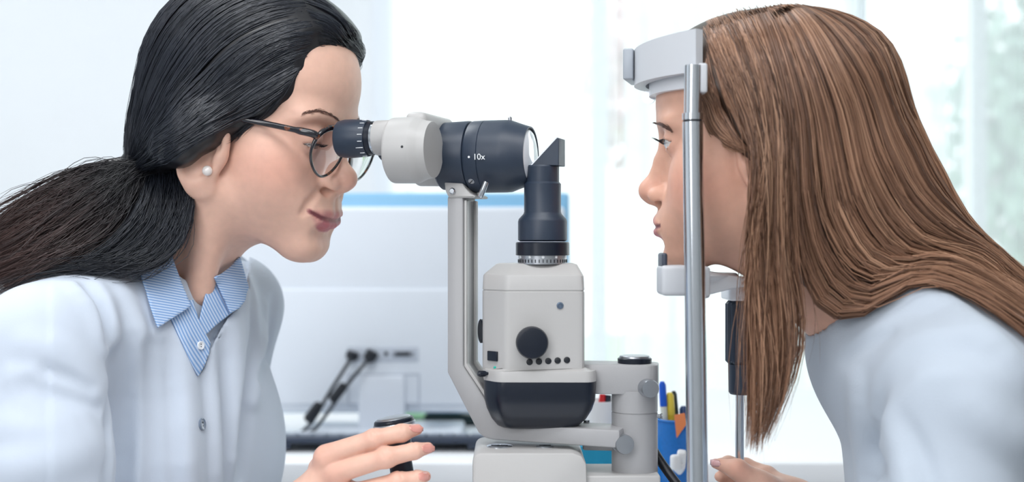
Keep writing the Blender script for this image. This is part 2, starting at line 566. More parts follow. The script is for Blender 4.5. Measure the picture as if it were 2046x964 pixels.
cable([(740, 714), (722, 735), (690, 775), (655, 825), (625, 860), (585, 872), (525, 872)], [FY - .012, FY - .03, .80, .795, .80, .805, .81],
      ((690, 768), (662, 803), .797), ((734, 724), (746, 702), FY - .008), 'black cable from the inner monitor port with a square bead')

# keyboard
M_KEY = mat('keyboard_body', srgb(42, 54, 74), rough=.4, noise=.05, nscale=40)
M_KEYC = mat('keycaps', srgb(120, 130, 145), rough=.5, noise=.03, nscale=60)
ka, kb = P(528, 897, .67), P(985, 897, .67)
kr = empty('keyboard', ((ka[0] + kb[0]) / 2, .72, DZ), 'dark keyboard with pale keys in front of the monitor', 'keyboard')
kx = (ka[0] + kb[0]) / 2; kw = kb[0] - ka[0]
link('body', box_mesh((kx, .72, DZ + .0115), (kw, .10, .010), bevel=.003), M_KEY, kr, auto=35)
km = None
for r_ in range(4):
    for q in range(15):
        x = kx - kw / 2 + .016 + q * (kw - .02) / 15
        if km is None:
            km = box_mesh((0, 0, 0), ((kw - .02) / 15 - .003, .018, .005), bevel=.0015, seg=1)
            km.materials.append(M_KEYC)
        k_ = bpy.data.objects.new('key', km); COL.objects.link(k_); k_.parent = kr
        k_.location = (x - kr.location[0],   .687 + r_ * .022 - kr.location[1], DZ + .0175 - kr.location[2])

for sx in (-1, 1):
    link('foot', box_mesh((kx + sx * kw * .42, .678, DZ + .004), (.02, .008, .010), bevel=.001), M_KEY, kr, auto=35)
kr.rotation_euler = (math.radians(-7.5), 0, 0)
# things on the desk beside the monitor
M_GREEN = mat('green_card', srgb(120, 175, 130), rough=.5, noise=.1, nscale=20)
M_PAPER = mat('paper', srgb(244, 246, 248), rough=.8, noise=.01, nscale=20)
tp = empty('tape_dispenser', P(900, 868, .96), 'dark green tape dispenser lying behind the keyboard', 'dispenser')
a = P(905, 850, .96)
link('body', prism_mesh([(-.045, -.017), (.045, -.017), (.04, -.004), (.015, .0), (-.01, .012), (-.035, .008), (-.047, -.006)], (1, 0, 0), (0, 0, 1), (0, 1, 0), (a[0], a[1], DZ + .02), .05, .002), mat('dark_green', srgb(24, 50, 50), rough=.4, noise=.1), tp, auto=40)
link('tape_roll', lathe([(-.012, .012), (-.012, .02), (.012, .02), (.012, .012)], (a[0] - .018, a[1], DZ + .032), (0, 1, 0), 24, cap=False), M_PAPER, tp, auto=40)
cd = link('note_card', box_mesh((a[0] - .02, a[1] + .09, DZ + .004), (.17, .10, .006), bevel=.001), M_GREEN); tag(cd, 'flat pale green card stack behind the keyboard', 'card')
# ------------------------------------------------------------------ people: skin
def attr_skin(name, sub=0.12, rough=0.45):
    m = mat(name, (0.7, 0.5, 0.4), rough=rough, sub=sub, subr=(0.012, 0.004, 0.002), spec=0.35, bump=0.06, bscale=1400)
    nt = m.node_tree
    a = nt.nodes.new('ShaderNodeAttribute'); a.attribute_name = 'Col'
    n = nt.nodes.new('ShaderNodeTexNoise'); n.inputs['Scale'].default_value = 120; n.inputs['Detail'].default_value = 5
    tc = [q for q in nt.nodes if q.type == 'TEX_COORD'][0]
    nt.links.new(tc.outputs['Object'], n.inputs['Vector'])
    mx = nt.nodes.new('ShaderNodeMixRGB'); mx.blend_type = 'MULTIPLY'; mx.inputs[0].default_value = 1
    rp = nt.nodes.new('ShaderNodeMapRange')
    rp.inputs[1].default_value = 0.25; rp.inputs[2].default_value = 0.75; rp.inputs[3].default_value = 0.94; rp.inputs[4].default_value = 1.04
    nt.links.new(n.outputs['Fac'], rp.inputs[0])
    cb = nt.nodes.new('ShaderNodeCombineXYZ')
    for i in range(3): nt.links.new(rp.outputs[0], cb.inputs[i])
    nt.links.new(a.outputs['Color'], mx.inputs[1]); nt.links.new(cb.outputs[0], mx.inputs[2])
    nt.links.new(mx.outputs[0], nt.nodes['Principled BSDF'].inputs['Base Color'])
    return m

def head_sdf(x, y, z, p):
    """head frame: x forward, y sideways (symmetric), z up; eyes at z = 0"""
    y = np.abs(y)
    tp = p.get('top', 1.0); bk = p.get('back', 1.0)
    x = np.where(x < -.01, -.01 + (x + .01) / bk, x)
    z = np.where(z > .02, .02 + (z - .02) / tp, z)
    s = p.get('smile', 0.0); ez_ = p.get('ez', 0.0)
    d = ell(x, y, z, (-.010, 0, .032), (.096, .074, .082))
    d = smin(d, ell(x, y, z, (.030, 0, .034), (.059, .060, .062)), .03)
    d = smin(d, ell(x, y, z, (.030, 0, -.034), (.054, .055, .072)), .03)
    d = smin(d, cap(x, y, z, (.004, .046, -.060), (.072, .012, -.098 + p.get('chin', 0)), .016, .013), .030)
    d = smin(d, ell(x, y, z, (.079 + p.get('chinx', 0), 0, -.099 + p.get('chin', 0)), (.014, .019, .014)), .022)
    d = smin(d, ell(x, y, z, (.050, .042, -.030), (.025, .021, .022)), .025)
    d = smin(d, ell(x, y, z, (.055, .033, -.054), (.027, .023, .025)), .03)      # cheek
    d = smin(d, ell(x, y, z, (.077 + p.get('muz', 0), 0, -.070), (.023, .031, .024)), .022)       # muzzle
    d = smin(d, ell(x, y, z, (.076, .024, .016 + ez_), (.012, .026, .008)), .016)     # brow ridge
    d = smax(d, -ell(x, y, z, (.094, .031, -.002 + ez_), (.014, .016, .010)), .016)   # socket
    ey = (p.get('eyex', .0725), .031, -.001 + ez_)
    lid = np.sqrt((x - ey[0]) ** 2 + (y - ey[1]) ** 2 + (z - ey[2]) ** 2) - .0135
    # lid opening
    zo = p.get('eyez', -.003); oh = p.get('open', .004)
    yy = (y - ey[1]) / .0125
    slit = np.abs(z - ey[2] - zo) - oh * np.maximum(1 - yy * yy, 0.0)
    slit = np.maximum(slit, ey[0] - x)
    lid2 = np.maximum(lid, -np.maximum(slit, -.0025 - lid))
    d = smin(d, lid, .006)
    d = np.maximum(d, -np.maximum(slit, -.003 - lid)) if oh > 0 else d
    # nose
    nx = p.get('nose', 0.0); nz = p.get('nosez', 0.0)
    d = smin(d, chain(x, y, z, [(.080, 0, .008 + ez_), (.0915 + p.get('br', 0), 0, -.014 + ez_ * .4), (.1045 + nx, 0, -.036 + nz)], [.0075, .0066, .0078], .004), .012)
    d = smin(d, cap(x, y, z, (.076, 0, -.004 + ez_ * .6), (.086, 0, -.046), .0095, .0110), .010)
    d = smin(d, np.sqrt((x - .1075 - nx) ** 2 + y ** 2 + (z + .0385 - nz) ** 2) - .0098, .007)
    d = smin(d, ell(x, y, z, (.0965 + nx * .6, .0125, -.0440 + nz), (.0105, .0062, .0075)), .006)
    d = smin(d, cap(x, y, z, (.106 + nx, 0, -.046 + nz), (.092, 0, -.053), .0042, .005), .005)
    d = smax(d, -ell(x, y, z, (.0972 + nx * .8, .0115, -.0520 + nz), (.0058, .0066, .0040)), .003)
    d = smin(d, cap(x, y, z, (.094, .004, -.055), (.0955, .005, -.064), .004, .003), .006)     # philtrum ridges
    if p.get('lips'):
        up, lw, ml, cf, sc_ = p['lips']
        d = smin(d, chain(x, y, z, up, [.0040, .0042, .0036, .0012], .002), .004)
        d = smin(d, chain(x, y, z, lw, [.0052, .0052, .0042, .0010], .002), .004)
        d = smax(d, -chain(x, y, z, ml, [.0009, .0010, .0011, .0009], .001), .0026)
        d = smax(d, -chain(x, y, z, cf, [.004, .003], .001), .012)
        if sc_:
            d = smax(d, -chain(x, y, z, sc_, [.0012, .0016, .0018, .0012], .001), .006)
    # ear
    ex, ez = x - .001 - p.get('earx', 0), z + .029 - p.get('earz', 0)
    c1, s1 = math.cos(.25), math.sin(.25)
    ex, ez = ex * c1 - ez * s1 * .6, ez
    eyy = y - .0735 - p.get('eary', 0) + ex * .45
    q = np.sqrt((ex / .0150) ** 2 + (ez / .0280) ** 2) + 1e-9
    rim = np.sqrt(((q - 1) * .0200) ** 2 + (eyy - .0035) ** 2) - .0034
    disc = ell(ex, eyy, ez, (0, 0, 0), (.0160, .0045, .0285))
    ear = smin(disc, rim, .003)
    ear = smax(ear, -ell(ex, eyy, ez, (.003, .006, -.002), (.0075, .0075, .0120)), .003)
    ear = smax(ear, -cap(ex, eyy, ez, (-.0085, .006, .004), (.002, .006, .018), .0032, .0030), .003)
    ear = smin(ear, ell(ex, eyy, ez, (.0035, .000, -.0275), (.0095, .0048, .0100)), .005)
    ear = smin(ear, ell(ex, eyy, ez, (.0125, .002, -.003), (.0040, .0050, .0075)), .004)
    d = smin(d, ear, .004)
    return d

def prep_face(p):
    """seat the lips and creases on this face's own surface"""
    q = dict(p); q['lips'] = None
    s = p.get('smile', 0.0); cz = s * p.get('lift', .0085); w = .0235 + s * .0045
    def fx(y, z):
        xs = np.linspace(.05, .125, 600)
        f = head_sdf(xs, np.full(600, y), np.full(600, z), q)
        i = np.where(f < 0)[0]
        return xs[i[-1]]
    lz = p.get('lipz', 0.0)
    def on(pts, off, lz=lz):
        return [(fx(y, z + lz) + o, y, z + lz) for (y, z), o in zip(pts, off)]
    up = on([(0, -.0675), (.0055, -.0667), (w * .62, -.0692 + cz * .42), (w, -.0718 + cz)], [-.0022, -.0022, -.0022, -.0014])
    lw = on([(0, -.0775), (.0070, -.0775), (w * .62, -.0762 + cz * .42), (w, -.0724 + cz)], [-.0024, -.0026, -.0028, -.0014])
    ml = on([(0, -.0722), (.0085, -.0722 + cz * .1), (w * .66, -.0727 + cz * .45), (w + .001, -.0720 + cz)], [.0022, .0018, .0012, .0000])
    cf = on([(0, -.0895), (.013, -.0875)], [.0015, .001], lz * .6)
    sc_ = on([(.0195, -.048), (.0265, -.055), (.0320, -.063), (.0335, -.071)], [.0004, .0003, .0002, .0004], -.002) if s > 0 else None
    p['lips'] = (up, lw, ml, cf, sc_)

def gauss(x, y, z, c, r):
    return np.exp(-(((x - c[0]) / r[0]) ** 2 + ((y - c[1]) / r[1]) ** 2 + ((z - c[2]) / r[2]) ** 2))

def face_color(L, p, base, blush, lip):
    x, y, z = L[:, 0], np.abs(L[:, 1]), L[:, 2]
    s = p.get('smile', 0.0); cz = s * 0.009
    col = np.repeat(np.array(base)[None], len(L), 0)
    def mixc(w, c):
        nonlocal col
        w = np.clip(w, 0, 1)[:, None]
        col = col * (1 - w) + np.array(c)[None] * w
    mixc(.55 * gauss(x, y, z, (.060, .050, -.040), (.03, .025, .022)), blush)
    mixc(.45 * gauss(x, y, z, (.108, 0, -.040), (.012, .014, .010)), blush)
    mixc(.40 * gauss(x, y, z, (-.005, .080, -.025), (.02, .012, .03)), blush)
    mixc(.25 * gauss(x, y, z, (.075, .030, -.004), (.02, .02, .010)), blush)
    mixc(.8 * gauss(x, y, z, (.0965 + p.get('nose', 0) * .8, .0105, -.0505 + p.get('nosez', 0)), (.0050, .0050, .0024)), [c * .35 for c in blush])  # nostril shade painted into the skin as dark red
    up, lw, ml, cf, sc_ = p['lips']
    dl = np.minimum(chain(x, y, z, up, [.0042, .0044, .0038, .0014]), chain(x, y, z, lw, [.0058, .0058, .0046, .0012]))
    mixc(1 - np.clip((dl + .0001) / .0016, 0, 1), lip)
    mixc(.75 * np.exp(-(np.maximum(chain(x, y, z, ml, [.0009, .0010, .0011, .0009]), 0) / .0011) ** 2), [c * .35 for c in lip])  # shade of the crease between the lips, painted as darkened lip colour
    return col

DOC = dict(smile=1.0, open=.0022, eyez=-.006, nose=-.002, chinx=.004, chin=-.003, lipz=-.0045, lift=.0055, ez=-.008, eyex=.0765, earx=.010, earz=-.010, eary=.004, top=.95, back=.88)
PAT = dict(smile=0.0, br=.0025, open=.0050, eyez=-.001, nosez=-.001, eyex=.0745, chin=.001, chinx=.006, muz=.003, earx=.004, top=.85, back=.95)
prep_face(DOC); prep_face(PAT)
def place_head(tip_px, Y0, yaw, pitch, fwd, scale=1.0, roll=0.0):
    R = rotz(yaw) @ roty(pitch) @ rotx(roll)
    tip = R @ (np.array([.116, 0, -.040]) * scale)
    Yt = Y0 + tip[1]
    o = P(tip_px[0], tip_px[1], Yt) - tip
    return R, o
D_S, P_S = 1.06, .99
D_R, D_O = place_head((712, 367), .065, math.radians(-19), math.radians(13), 1, D_S)
P_R, P_O = place_head((1279, 385), -.045, math.radians(180 - 14), math.radians(5), -1, P_S)

def to_local(x, y, z, R, o):
    X, Y, Z = x - o[0], y - o[1], z - o[2]
    return (R[0, 0] * X + R[1, 0] * Y + R[2, 0] * Z, R[0, 1] * X + R[1, 1] * Y + R[2, 1] * Z, R[0, 2] * X + R[1, 2] * Y + R[2, 2] * Z)

def HW(R, o, l, s=1.0):
    return o + R @ (np.array(l, float) * s)
# ------------------------------------------------------------------ slit lamp
YAW = math.radians(17)
U = np.array([math.cos(YAW), -math.sin(YAW), 0.0])
VV = np.array([math.sin(YAW), math.cos(YAW), 0.0])
ZZ = np.array([0, 0, 1.0])
O0 = np.array([0.0, 0.0, 0.0])
def DP(px, py, v=0.0):
    d = np.array([(px - 1023) / FPX, 1.0, (482 - py) / FPX])
    t = (v - VV @ CAM) / (VV @ d)
    return CAM + d * t
def ua(px, v=0.0):
    return float(DP(px, 482, v) @ U)

M_GREY = mat('instrument_grey', srgb(184, 183, 182), rough=.38, spec=.4, bump=.04, bscale=900, noise=.01, nscale=30)
M_GREY2 = mat('instrument_grey_dark', srgb(166, 166, 168), rough=.38, spec=.4, bump=.05, bscale=900, noise=.015, nscale=30)
M_DARK = mat('instrument_black', srgb(38, 50, 67), rough=.42, spec=.5, bump=.06, bscale=1200, noise=.08, nscale=40)
M_DARK2 = mat('instrument_gloss_black', srgb(12, 21, 36), rough=.30, spec=.5, noise=.08, nscale=40)
M_CHROME = mat('chrome', srgb(205, 210, 216), rough=.16, metal=1.0, noise=.02, nscale=50)
M_STEEL = mat('brushed_steel', srgb(176, 180, 186), rough=.32, metal=.9, noise=.03, nscale=120)
M_WHITEP = mat('white_print', srgb(240, 243, 246), rough=.6, noise=.01)
M_LENS = mat('objective_lens', srgb(232, 235, 242), rough=.05, spec=.8, coat=1.0, noise=.01)

TZ = 0.826
base_pt = DP(1060, 960, 0)
SL = empty('slit_lamp', (base_pt[0], base_pt[1], TZ), 'grey and black slit lamp microscope between doctor and patient', 'slit lamp')

# table under the instrument
tb = empty('instrument_table', (.05, 0, 0), 'pale instrument table under the slit lamp base', 'table')
bx('table_top', -.17, .25, -.26, .27, TZ - .03, TZ, M_DESK, tb, .004)
link('leg', lathe([(0, .20), (.02, .20), (.03, .05), (TZ - .04, .045), (TZ - .03, .09)], (.05, 0, 0), (0, 0, 1), 32), M_GREY, tb, auto=35)

# --- microscope head
def along(pts, py, v):
    """profile in picture x -> lathe along the optical axis"""
    o = DP(pts[0][0], py, v)
    return o, [(ua(px, v) - ua(pts[0][0], v), r) for px, r in pts]
def axial(name, pts, py, v, m, par, n=56, auto=28):
    o, pr = along(pts, py, v)
    return link(name, lathe(pr, o, U, n), m, par, auto=auto)
drum = axial('objective_drum', [(884, .026), (885, .0295), (888, .0307), (940, .0317), (943, .0312), (944, .0300)], 313, 0, M_DARK, SL)
axial('magnification_ring', [(942, .0295), (946, .0300), (947, .0318), (950, .0324), (972, .0327), (973, .0322), (974, .0327), (1012, .0327), (1022, .0324), (1042, .0290), (1058, .0266), (1061, .0262), (1061, .0248), (1056, .0245)], 314, 0, M_DARK, SL)
lens = axial('objective_lens', [(1055, .0249), (1059, .0246), (1062, .022), (1065, .015), (1066.5, .007), (1067, .0)], 314, 0, M_LENS, SL)
lens.data.set_sharp_from_angle(angle=math.radians(60))
# marking 10x and index dot
def on_drum(px, py, r, v0=0.0, cy=314):
    """point on the near side of the drum where picture point lies"""
    d = np.array([(px - 1023) / FPX, 1.0, (482 - py) / FPX])
    c = DP(1000, cy, v0)
    # solve |(p-c) - U((p-c).U)| = r
    A = d - U * (d @ U); Bq = (CAM - c) - U * ((CAM - c) @ U)
    a, b, cc = A @ A, 2 * A @ Bq, Bq @ Bq - r * r
    t = (-b - math.sqrt(max(b * b - 4 * a * cc, 0))) / (2 * a)
    p = CAM + d * t
    n = (p - c) - U * ((p - c) @ U); n /= np.linalg.norm(n)
    return p, n
def text_on(body, px, py, r, size, m, parent, name, v0=0.0, cy=314):
    p, n = on_drum(px, py, r, v0, cy)
    cu = bpy.data.curves.new(name, 'FONT'); cu.body = body; cu.size = size; cu.extrude = .0002; cu.align_x = 'CENTER'; cu.align_y = 'CENTER'
    o = bpy.data.objects.new(name + '_tmp', cu); COL.objects.link(o)
    dg = bpy.context.evaluated_depsgraph_get()
    me = bpy.data.meshes.new_from_object(o.evaluated_get(dg))
    bpy.data.objects.remove(o)
    y = np.cross(n, U); z = n
    Mx = Matrix(((U[0], y[0], z[0], p[0]), (U[1], y[1], z[1], p[1]), (U[2], y[2], z[2], p[2]), (0, 0, 0, 1)))
    me.transform(Mx)
    me.materials.clear()
    return link(name, me, m, parent, smooth=False)
text_on('10x', 957, 314, .0336, .0075, M_WHITEP, SL, 'magnification_marking')
p, n = on_drum(937, 314, .0321); link('index_dot', lathe([(0, .0011), (.0004, .0010)], p, n, 16), M_WHITEP, SL, smooth=False)
p, n = on_drum(942, 362, .0314)
s_ = link('screw', lathe([(-.002, .0030), (.0006, .0030), (.0010, .0024)], p, n, 20), M_STEEL, SL, auto=30)
link('screw_slot', box_mesh(p + n * .001, (.0050, .0008, .0006), rot=Matrix(np.column_stack([np.cross(n, U) * .7 + U * .7, np.cross(n, np.cross(n, U) * .7 + U * .7), n]).tolist())), M_BLACK, s_, smooth=False)
p, n = on_drum(1019, 240, .0318); link('stud', lathe([(-.002, .0018), (.0026, .0018), (.0034, .001)], p - n * .0005, (0, 0, 1), 14), M_STEEL, SL, auto=30)
a, b = DP(972, 362, -.031), DP(959, 395, -.034)
link('lever_pin', lathe([(0, .0012), (.001, .0026), (np.linalg.norm(b - a) - .001, .0026), (np.linalg.norm(b - a), .0018)], a, b - a, 18), M_CHROME, SL, auto=40)

# binocular tubes
VN = -.053                                  # near tube, far tube 62 mm behind it
for v, nm in ((VN, 'near'), (VN + .062, 'far')):
    rec = 0.0 if v < 0 else .015            # the far eyepiece is screwed further in
    def upx(px):                            # same station along the axis for both tubes
        return ua(px, VN)
    cz = DP(800, 301, VN)[2]; ce = DP(720, 277, VN)[2]
    def ax2(name, pts, z, m, par, n=48, auto=28, sh=0.0):
        o = U * (upx(pts[0][0]) + sh) + VV * v + ZZ * z
        return link(name, lathe([(upx(px) - upx(pts[0][0]), r) for px, r in pts], o, U, n), m, par, auto=auto)
    hs = ax2('prism_housing', [(783, .020), (784, .0262), (787, .0284), (790, .0290), (834, .0293), (837, .0290), (850, .0262), (852, .0258), (866, .0246)], cz, M_GREY, SL, auto=22)
    ax2('tube_collar', [(752, .0140), (753, .0152), (755, .0155), (790, .0157)], ce, M_GREY, SL)
    ep = ax2('eyepiece', [(682, .0115), (678, .0150), (680, .0160), (690, .0171), (706, .0172), (736, .0162), (738, .0158), (738, .0140)], ce, M_DARK, SL, sh=rec)
    ax2('scale_ring', [(737, .0138), (738, .0150), (747, .0150), (748, .0145)], ce, M_DARK2, ep, sh=rec)
    ax2('chrome_ring', [(747, .0120), (747, .0143), (753, .0143)], ce, M_CHROME, ep, sh=rec)
    ax2('eye_lens', [(681.5, .0120), (681, .0100), (680.5, .0)], ce, mat('eyepiece_glass' + nm, srgb(30, 36, 50), rough=.05, noise=.02), ep, sh=rec)
    if v < 0:
        for k in range(9):
            an = math.radians(-76 + k * 21)
            nn = -VV * math.cos(an) + ZZ * math.sin(an)
            ln = .0065 if k == 2 else .0042
            pc = U * (upx(737) - ln / 2) + VV * v + ZZ * ce + nn * .01645
            link('scale_tick', box_mesh(pc, (ln, .0005, .0006), rot=Matrix(np.column_stack([U, np.cross(nn, U), nn]).tolist())), M_WHITEP, ep, smooth=False)
        p = U * upx(828) + VV * v + ZZ * cz - VV * .0291
        link('set_screw', lathe([(-.001, .0012), (.0002, .0012)], p + ZZ * .001, -VV, 12), M_BLACK, hs, smooth=False)
# body joining the tubes to the drum
o = link('binocular_body', box_mesh(U * ua(872, 0) + VV * -.016 + ZZ * DP(0, 305, 0)[2], (.020, .078, .046), rot=Matrix(np.column_stack([U, VV, ZZ]).tolist()), bevel=.006), M_GREY, SL, auto=35)

# --- cradle and microscope arm
def outl(pix, v):
    return [(ua_, z_) for ua_, z_ in ((float(DP(x, y, v) @ U), DP(x, y, v)[2]) for x, y in pix)]
TH = .036
arm = [(893, 392), (893, 745), (955, 866), (968, 876), (985, 880), (1238, 897), (1238, 860), (1012, 848), (998, 842), (925, 733), (925, 392)]
link('microscope_arm', prism_mesh(outl(arm, -TH / 2), U, ZZ, VV, O0, TH, .0022), M_GREY2, SL, auto=28)
rail = [(926, 400), (926, 733), (999, 842), (1003, 838), (931, 728), (931, 400)]
for vo in (-TH / 2 + .005, TH / 2 - .005):
    link('arm_rail', prism_mesh(outl(rail, -TH / 2), U, ZZ, VV, VV * vo, .007, .0008), M_GREY, SL, auto=28)
cr = [(888, 364), (925, 366), (932, 378), (942, 388), (950, 391), (950, 396), (897, 396), (890, 382)]
ck = link('cradle', prism_mesh(outl(cr, -TH / 2), U, ZZ, VV, O0, TH + .002, .0015), M_GREY, SL, auto=28)
p = DP(905, 382, -TH / 2 - .001)
link('bolt', lathe([(-.004, .0028), (.002, .0028), (.003, .002)], p, -VV, 16), M_CHROME, ck, auto=30)

# --- slit projector tower
def tower(name, pts, m, par, px=1084, v=-.004, n=56, auto=28):
    o = DP(px, pts[0][0], v)
    zs = [DP(px, y, v)[2] for y, r in pts]
    return link(name, lathe([(z - zs[0], r) for z, (y, r) in zip(zs, pts)], o, ZZ, n), m, par, auto=auto)
K = sc(0)
tw = tower('projector_tube', [(483, 44 * K), (480, 48.5 * K), (443, 48.5 * K), (438, 47 * K), (428, 38 * K), (424, 36.5 * K), (368, 36.5 * K), (364, 33 * K), (334, 33 * K), (331, 31 * K), (331, 10 * K)], M_DARK, SL)
tower('focus_ring', [(511, 50 * K), (510, 53 * K), (486, 53 * K), (484, 51 * K)], M_DARK2, SL)
dr = tower('slit_scale_drum', [(528, 48 * K), (511, 48 * K)], M_STEEL, SL)
oc = DP(1084, 519, -.004)
for k in range(40):
    an = 2 * math.pi * k / 40
    n_ = np.array([math.cos(an), math.sin(an), 0])
    if k == 0: tm = box_mesh((0, 0, 0), (.0007, .0006, .0028)); tm.materials.append(M_BLACK)
    t_ = bpy.data.objects.new('scale_tick', tm); COL.objects.link(t_); t_.parent = dr
    t_.location = tuple(oc + n_ * 48.2 * K - ZZ * .0012); t_.rotation_euler = (0, 0, an + math.pi / 2)
for k in range(-2, 3):
    an = math.radians(-90 + k * 32)
    n_ = np.array([math.cos(an), math.sin(an), 0])
    link('scale_dot', lathe([(0, .0013), (.0004, .0012)], oc + n_ * 48.1 * K + ZZ * .0024, n_, 12), M_WHITEP, dr, smooth=False)
wedge = [(1062, 331), (1117, 331), (1117, 276), (1113, 275)]
pm = link('mirror_prism', prism_mesh(outl(wedge, -.014), U, ZZ, VV, VV * -.004, .022, .0006), M_DARK, SL, auto=20)
sl_ = [(1060.5, 330), (1112, 274.5), (1114, 276), (1063.5, 331)]
link('mirror', prism_mesh(outl(sl_, -.014), U, ZZ, VV, VV * -.004, .0225, .0002), M_STEEL, pm, smooth=False)

# --- lamp housing
LC = DP(1064, 640, 0); lz = lambda y: DP(1064, y, -.02)[2]
plan = [(-.0235, -.036), (.0425, -.036), (.0450, -.031), (.0450, .031), (.0425, .036), (-.0235, .036), (-.0445, .012), (-.0445, -.012)]
def loft(levels, close=True):
    """levels: list of (z, scale, shift) of the plan outline"""
    V, F = [], []
    n = len(levels[0][1])
    for z, pl in levels:
        for a, b in pl:
            V.append((LC[0] + a, LC[1] + b, z))
    for i in range(len(levels) - 1):
        for k in range(n):
            k2 = (k + 1) % n
            F.append((i * n + k, i * n + k2, (i + 1) * n + k2, (i + 1) * n + k))
    F.append(tuple(range(n - 1, -1, -1))); F.append(tuple((len(levels) - 1) * n + k for k in range(n)))
    return V, F
def soften(pl, r=.004, m=4):
    out = []
    n = len(pl)
    for i in range(n):
        p0, p1, p2 = (np.array(pl[i - 1]), np.array(pl[i]), np.array(pl[(i + 1) % n]))
        a = p1 + (p0 - p1) * min(r / np.linalg.norm(p0 - p1), .45); b = p1 + (p2 - p1) * min(r / np.linalg.norm(p2 - p1), .45)
        for t in np.linspace(0, 1, m):
            out.append(tuple((1 - t) ** 2 * a + 2 * t * (1 - t) * p1 + t * t * b))
    return out
def sca(pl, k, kx=None):
    return [(a * (kx or k), b * k) for a, b in pl]
sp_ = soften(plan)
hz_ = link('lamp_housing', mesh_from(*loft([(lz(742), sp_), (lz(583), sp_), (lz(582), sca(sp_, .985)), (lz(580), sca(sp_, .985)), (lz(579), sp_), (lz(552), sca(sp_, .985)), (lz(549), sca(sp_, .97)), (lz(529), [(a * .80 + .003, b * .62) for a, b in sp_]), (lz(527), [(a * .74 + .003, b * .55) for a, b in sp_])])), M_GREY, SL, auto=24)
pl2 = soften([(-.0435, -.020), (-.0300, -.040), (.050, -.041), (.0555, -.030), (.0555, .030), (.050, .041), (-.0300, .040), (-.0435, .020)], .006)
pl2b = soften([(-.0420, -.018), (-.0270, -.0385), (.0440, -.038), (.0470, -.030), (.0470, .030), (.0440, .038), (-.0270, .0385), (-.0420, .018)], .005)
link('housing_skirt', mesh_from(*loft([(lz(760), pl2), (lz(746), pl2), (lz(739), sca(pl2, .985)), (lz(733), sp_)])), M_GREY, hz_, auto=24)
link('lamp_bowl', mesh_from(*loft([(lz(858), sca(pl2, .50, .62)), (lz(853), sca(pl2, .64, .72)), (lz(838), sca(pl2, .80, .84)), (lz(818), sca(pl2, .92, .935)), (lz(798), sca(pl2, .985)), (lz(764), sca(pl2, 1.0)), (lz(757), sca(pl2, .99))])), M_DARK2, SL, auto=30)
fy = LC[1] - .0362
def front(px, py, off=0.0):
    return P(px, py, fy - off)
kn = front(1062, 684)
link('slit_width_knob', lathe([(-.002, .0120), (.001, .0138), (.010, .0140), (.0125, .0130), (.0130, .0110)], kn, (0.05, -1, 0), 48), M_DARK2, SL, auto=28)
for k in range(5):
    p = front(1058 + k * 18.7, 724 - k * 1.0, .0)
    link('vent_hole', lathe([(-.001, .0028), (.0004, .0028), (.0006, .0024)], p, (0, -1, 0), 18), M_BLACK, hz_, auto=30)  # raised black disc stands in for the dark inside of each hole
p = front(1119, 611, -.0006); q_ = link('screw', lathe([(-.001, .0030), (.0012, .0030), (.0014, .0018), (.0008, .0014)], p, (0, -1, 0), 18), mat('screw_blue_steel', srgb(110, 125, 145), rough=.3, metal=.7, noise=.05), hz_, auto=30)
# chamfer side: dial, slot, light and lever
cn = np.array([-(.025), -(.021), 0.0]); cn = np.array([-.766, -.643, 0])
p = P(960, 662, LC[1] + .004)
link('filter_dial', lathe([(-.004, .0100), (-.0035, .0108), (.0035, .0108), (.004, .0100)], p + np.array([.0035, 0, 0]), (-1, -.25, 0), 36), M_DARK2, SL, auto=25)
def chm(px, py):
    d = np.array([(px - 1023) / FPX, 1.0, (482 - py) / FPX])
    p0 = np.array([LC[0] - .034, LC[1] - .0245, 0])
    t = (cn @ (p0 - CAM)) / (cn @ d)
    return CAM + d * t
Rc = Matrix(np.column_stack([np.array([.643, -.766, 0]), -cn, ZZ]).tolist())
link('slot', box_mesh(chm(985, 712), (.013, .003, .0085), rot=Rc, bevel=.0006), M_DARK2, hz_, auto=30)
link('slot', box_mesh(chm(984, 747), (.013, .002, .0040), rot=Rc, bevel=.0006), M_BLACK, hz_, auto=30)
link('indicator_light', lathe([(-.0006, .0011), (.0008, .0011), (.0010, .0006)], chm(989, 735), cn, 14), mat('green_led', srgb(40, 190, 170), rough=.3, noise=.02), hz_, auto=30)
a = chm(986, 747)
link('filter_lever', lathe([(0, .0012), (.006, .0014), (.008, .0026), (.013, .0028), (.0145, .0018)], a, (-1, -.35, .02), 14), M_DARK2, SL, auto=30)

# --- swivel bracket, column, base
Ub = np.array([math.cos(math.radians(8)), -math.sin(math.radians(8)), 0]); Vb = np.array([-Ub[1], Ub[0], 0])
cx = P(1268, 860, -.015)
Rb = Matrix(np.column_stack([Ub, Vb, ZZ]).tolist())
z_ = lambda y, Y=-.02: P(0, y, Y)[2]
ob = [(-.050, -.019), (.013, -.019)] + [(.0125 + .0085 * math.sin(a_), -.0105 - .0085 * math.cos(a_)) for a_ in np.linspace(.2, 1.57, 6)] + [(.021, .0105), (.013, .019), (-.050, .019)]
link('swivel_bracket', prism_mesh(ob, Ub, Vb, ZZ, cx * [1, 1, 0] + ZZ * (z_(727) + z_(786)) / 2, z_(727) - z_(786), .0014), M_GREY2, SL, auto=28)
col_ = link('column', lathe([(z_(945), .0204), (z_(826), .0204), (z_(825.5), .0198), (z_(824), .0198), (z_(823), .0204), (z_(780), .0204)], cx * [1, 1, 0], ZZ, 48), M_GREY2, SL, auto=28)
link('pivot_cap', lathe([(z_(727), .0150), (z_(718), .0152), (z_(716), .0140)], cx * [1, 1, 0], ZZ, 40), M_DARK2, SL, auto=28)
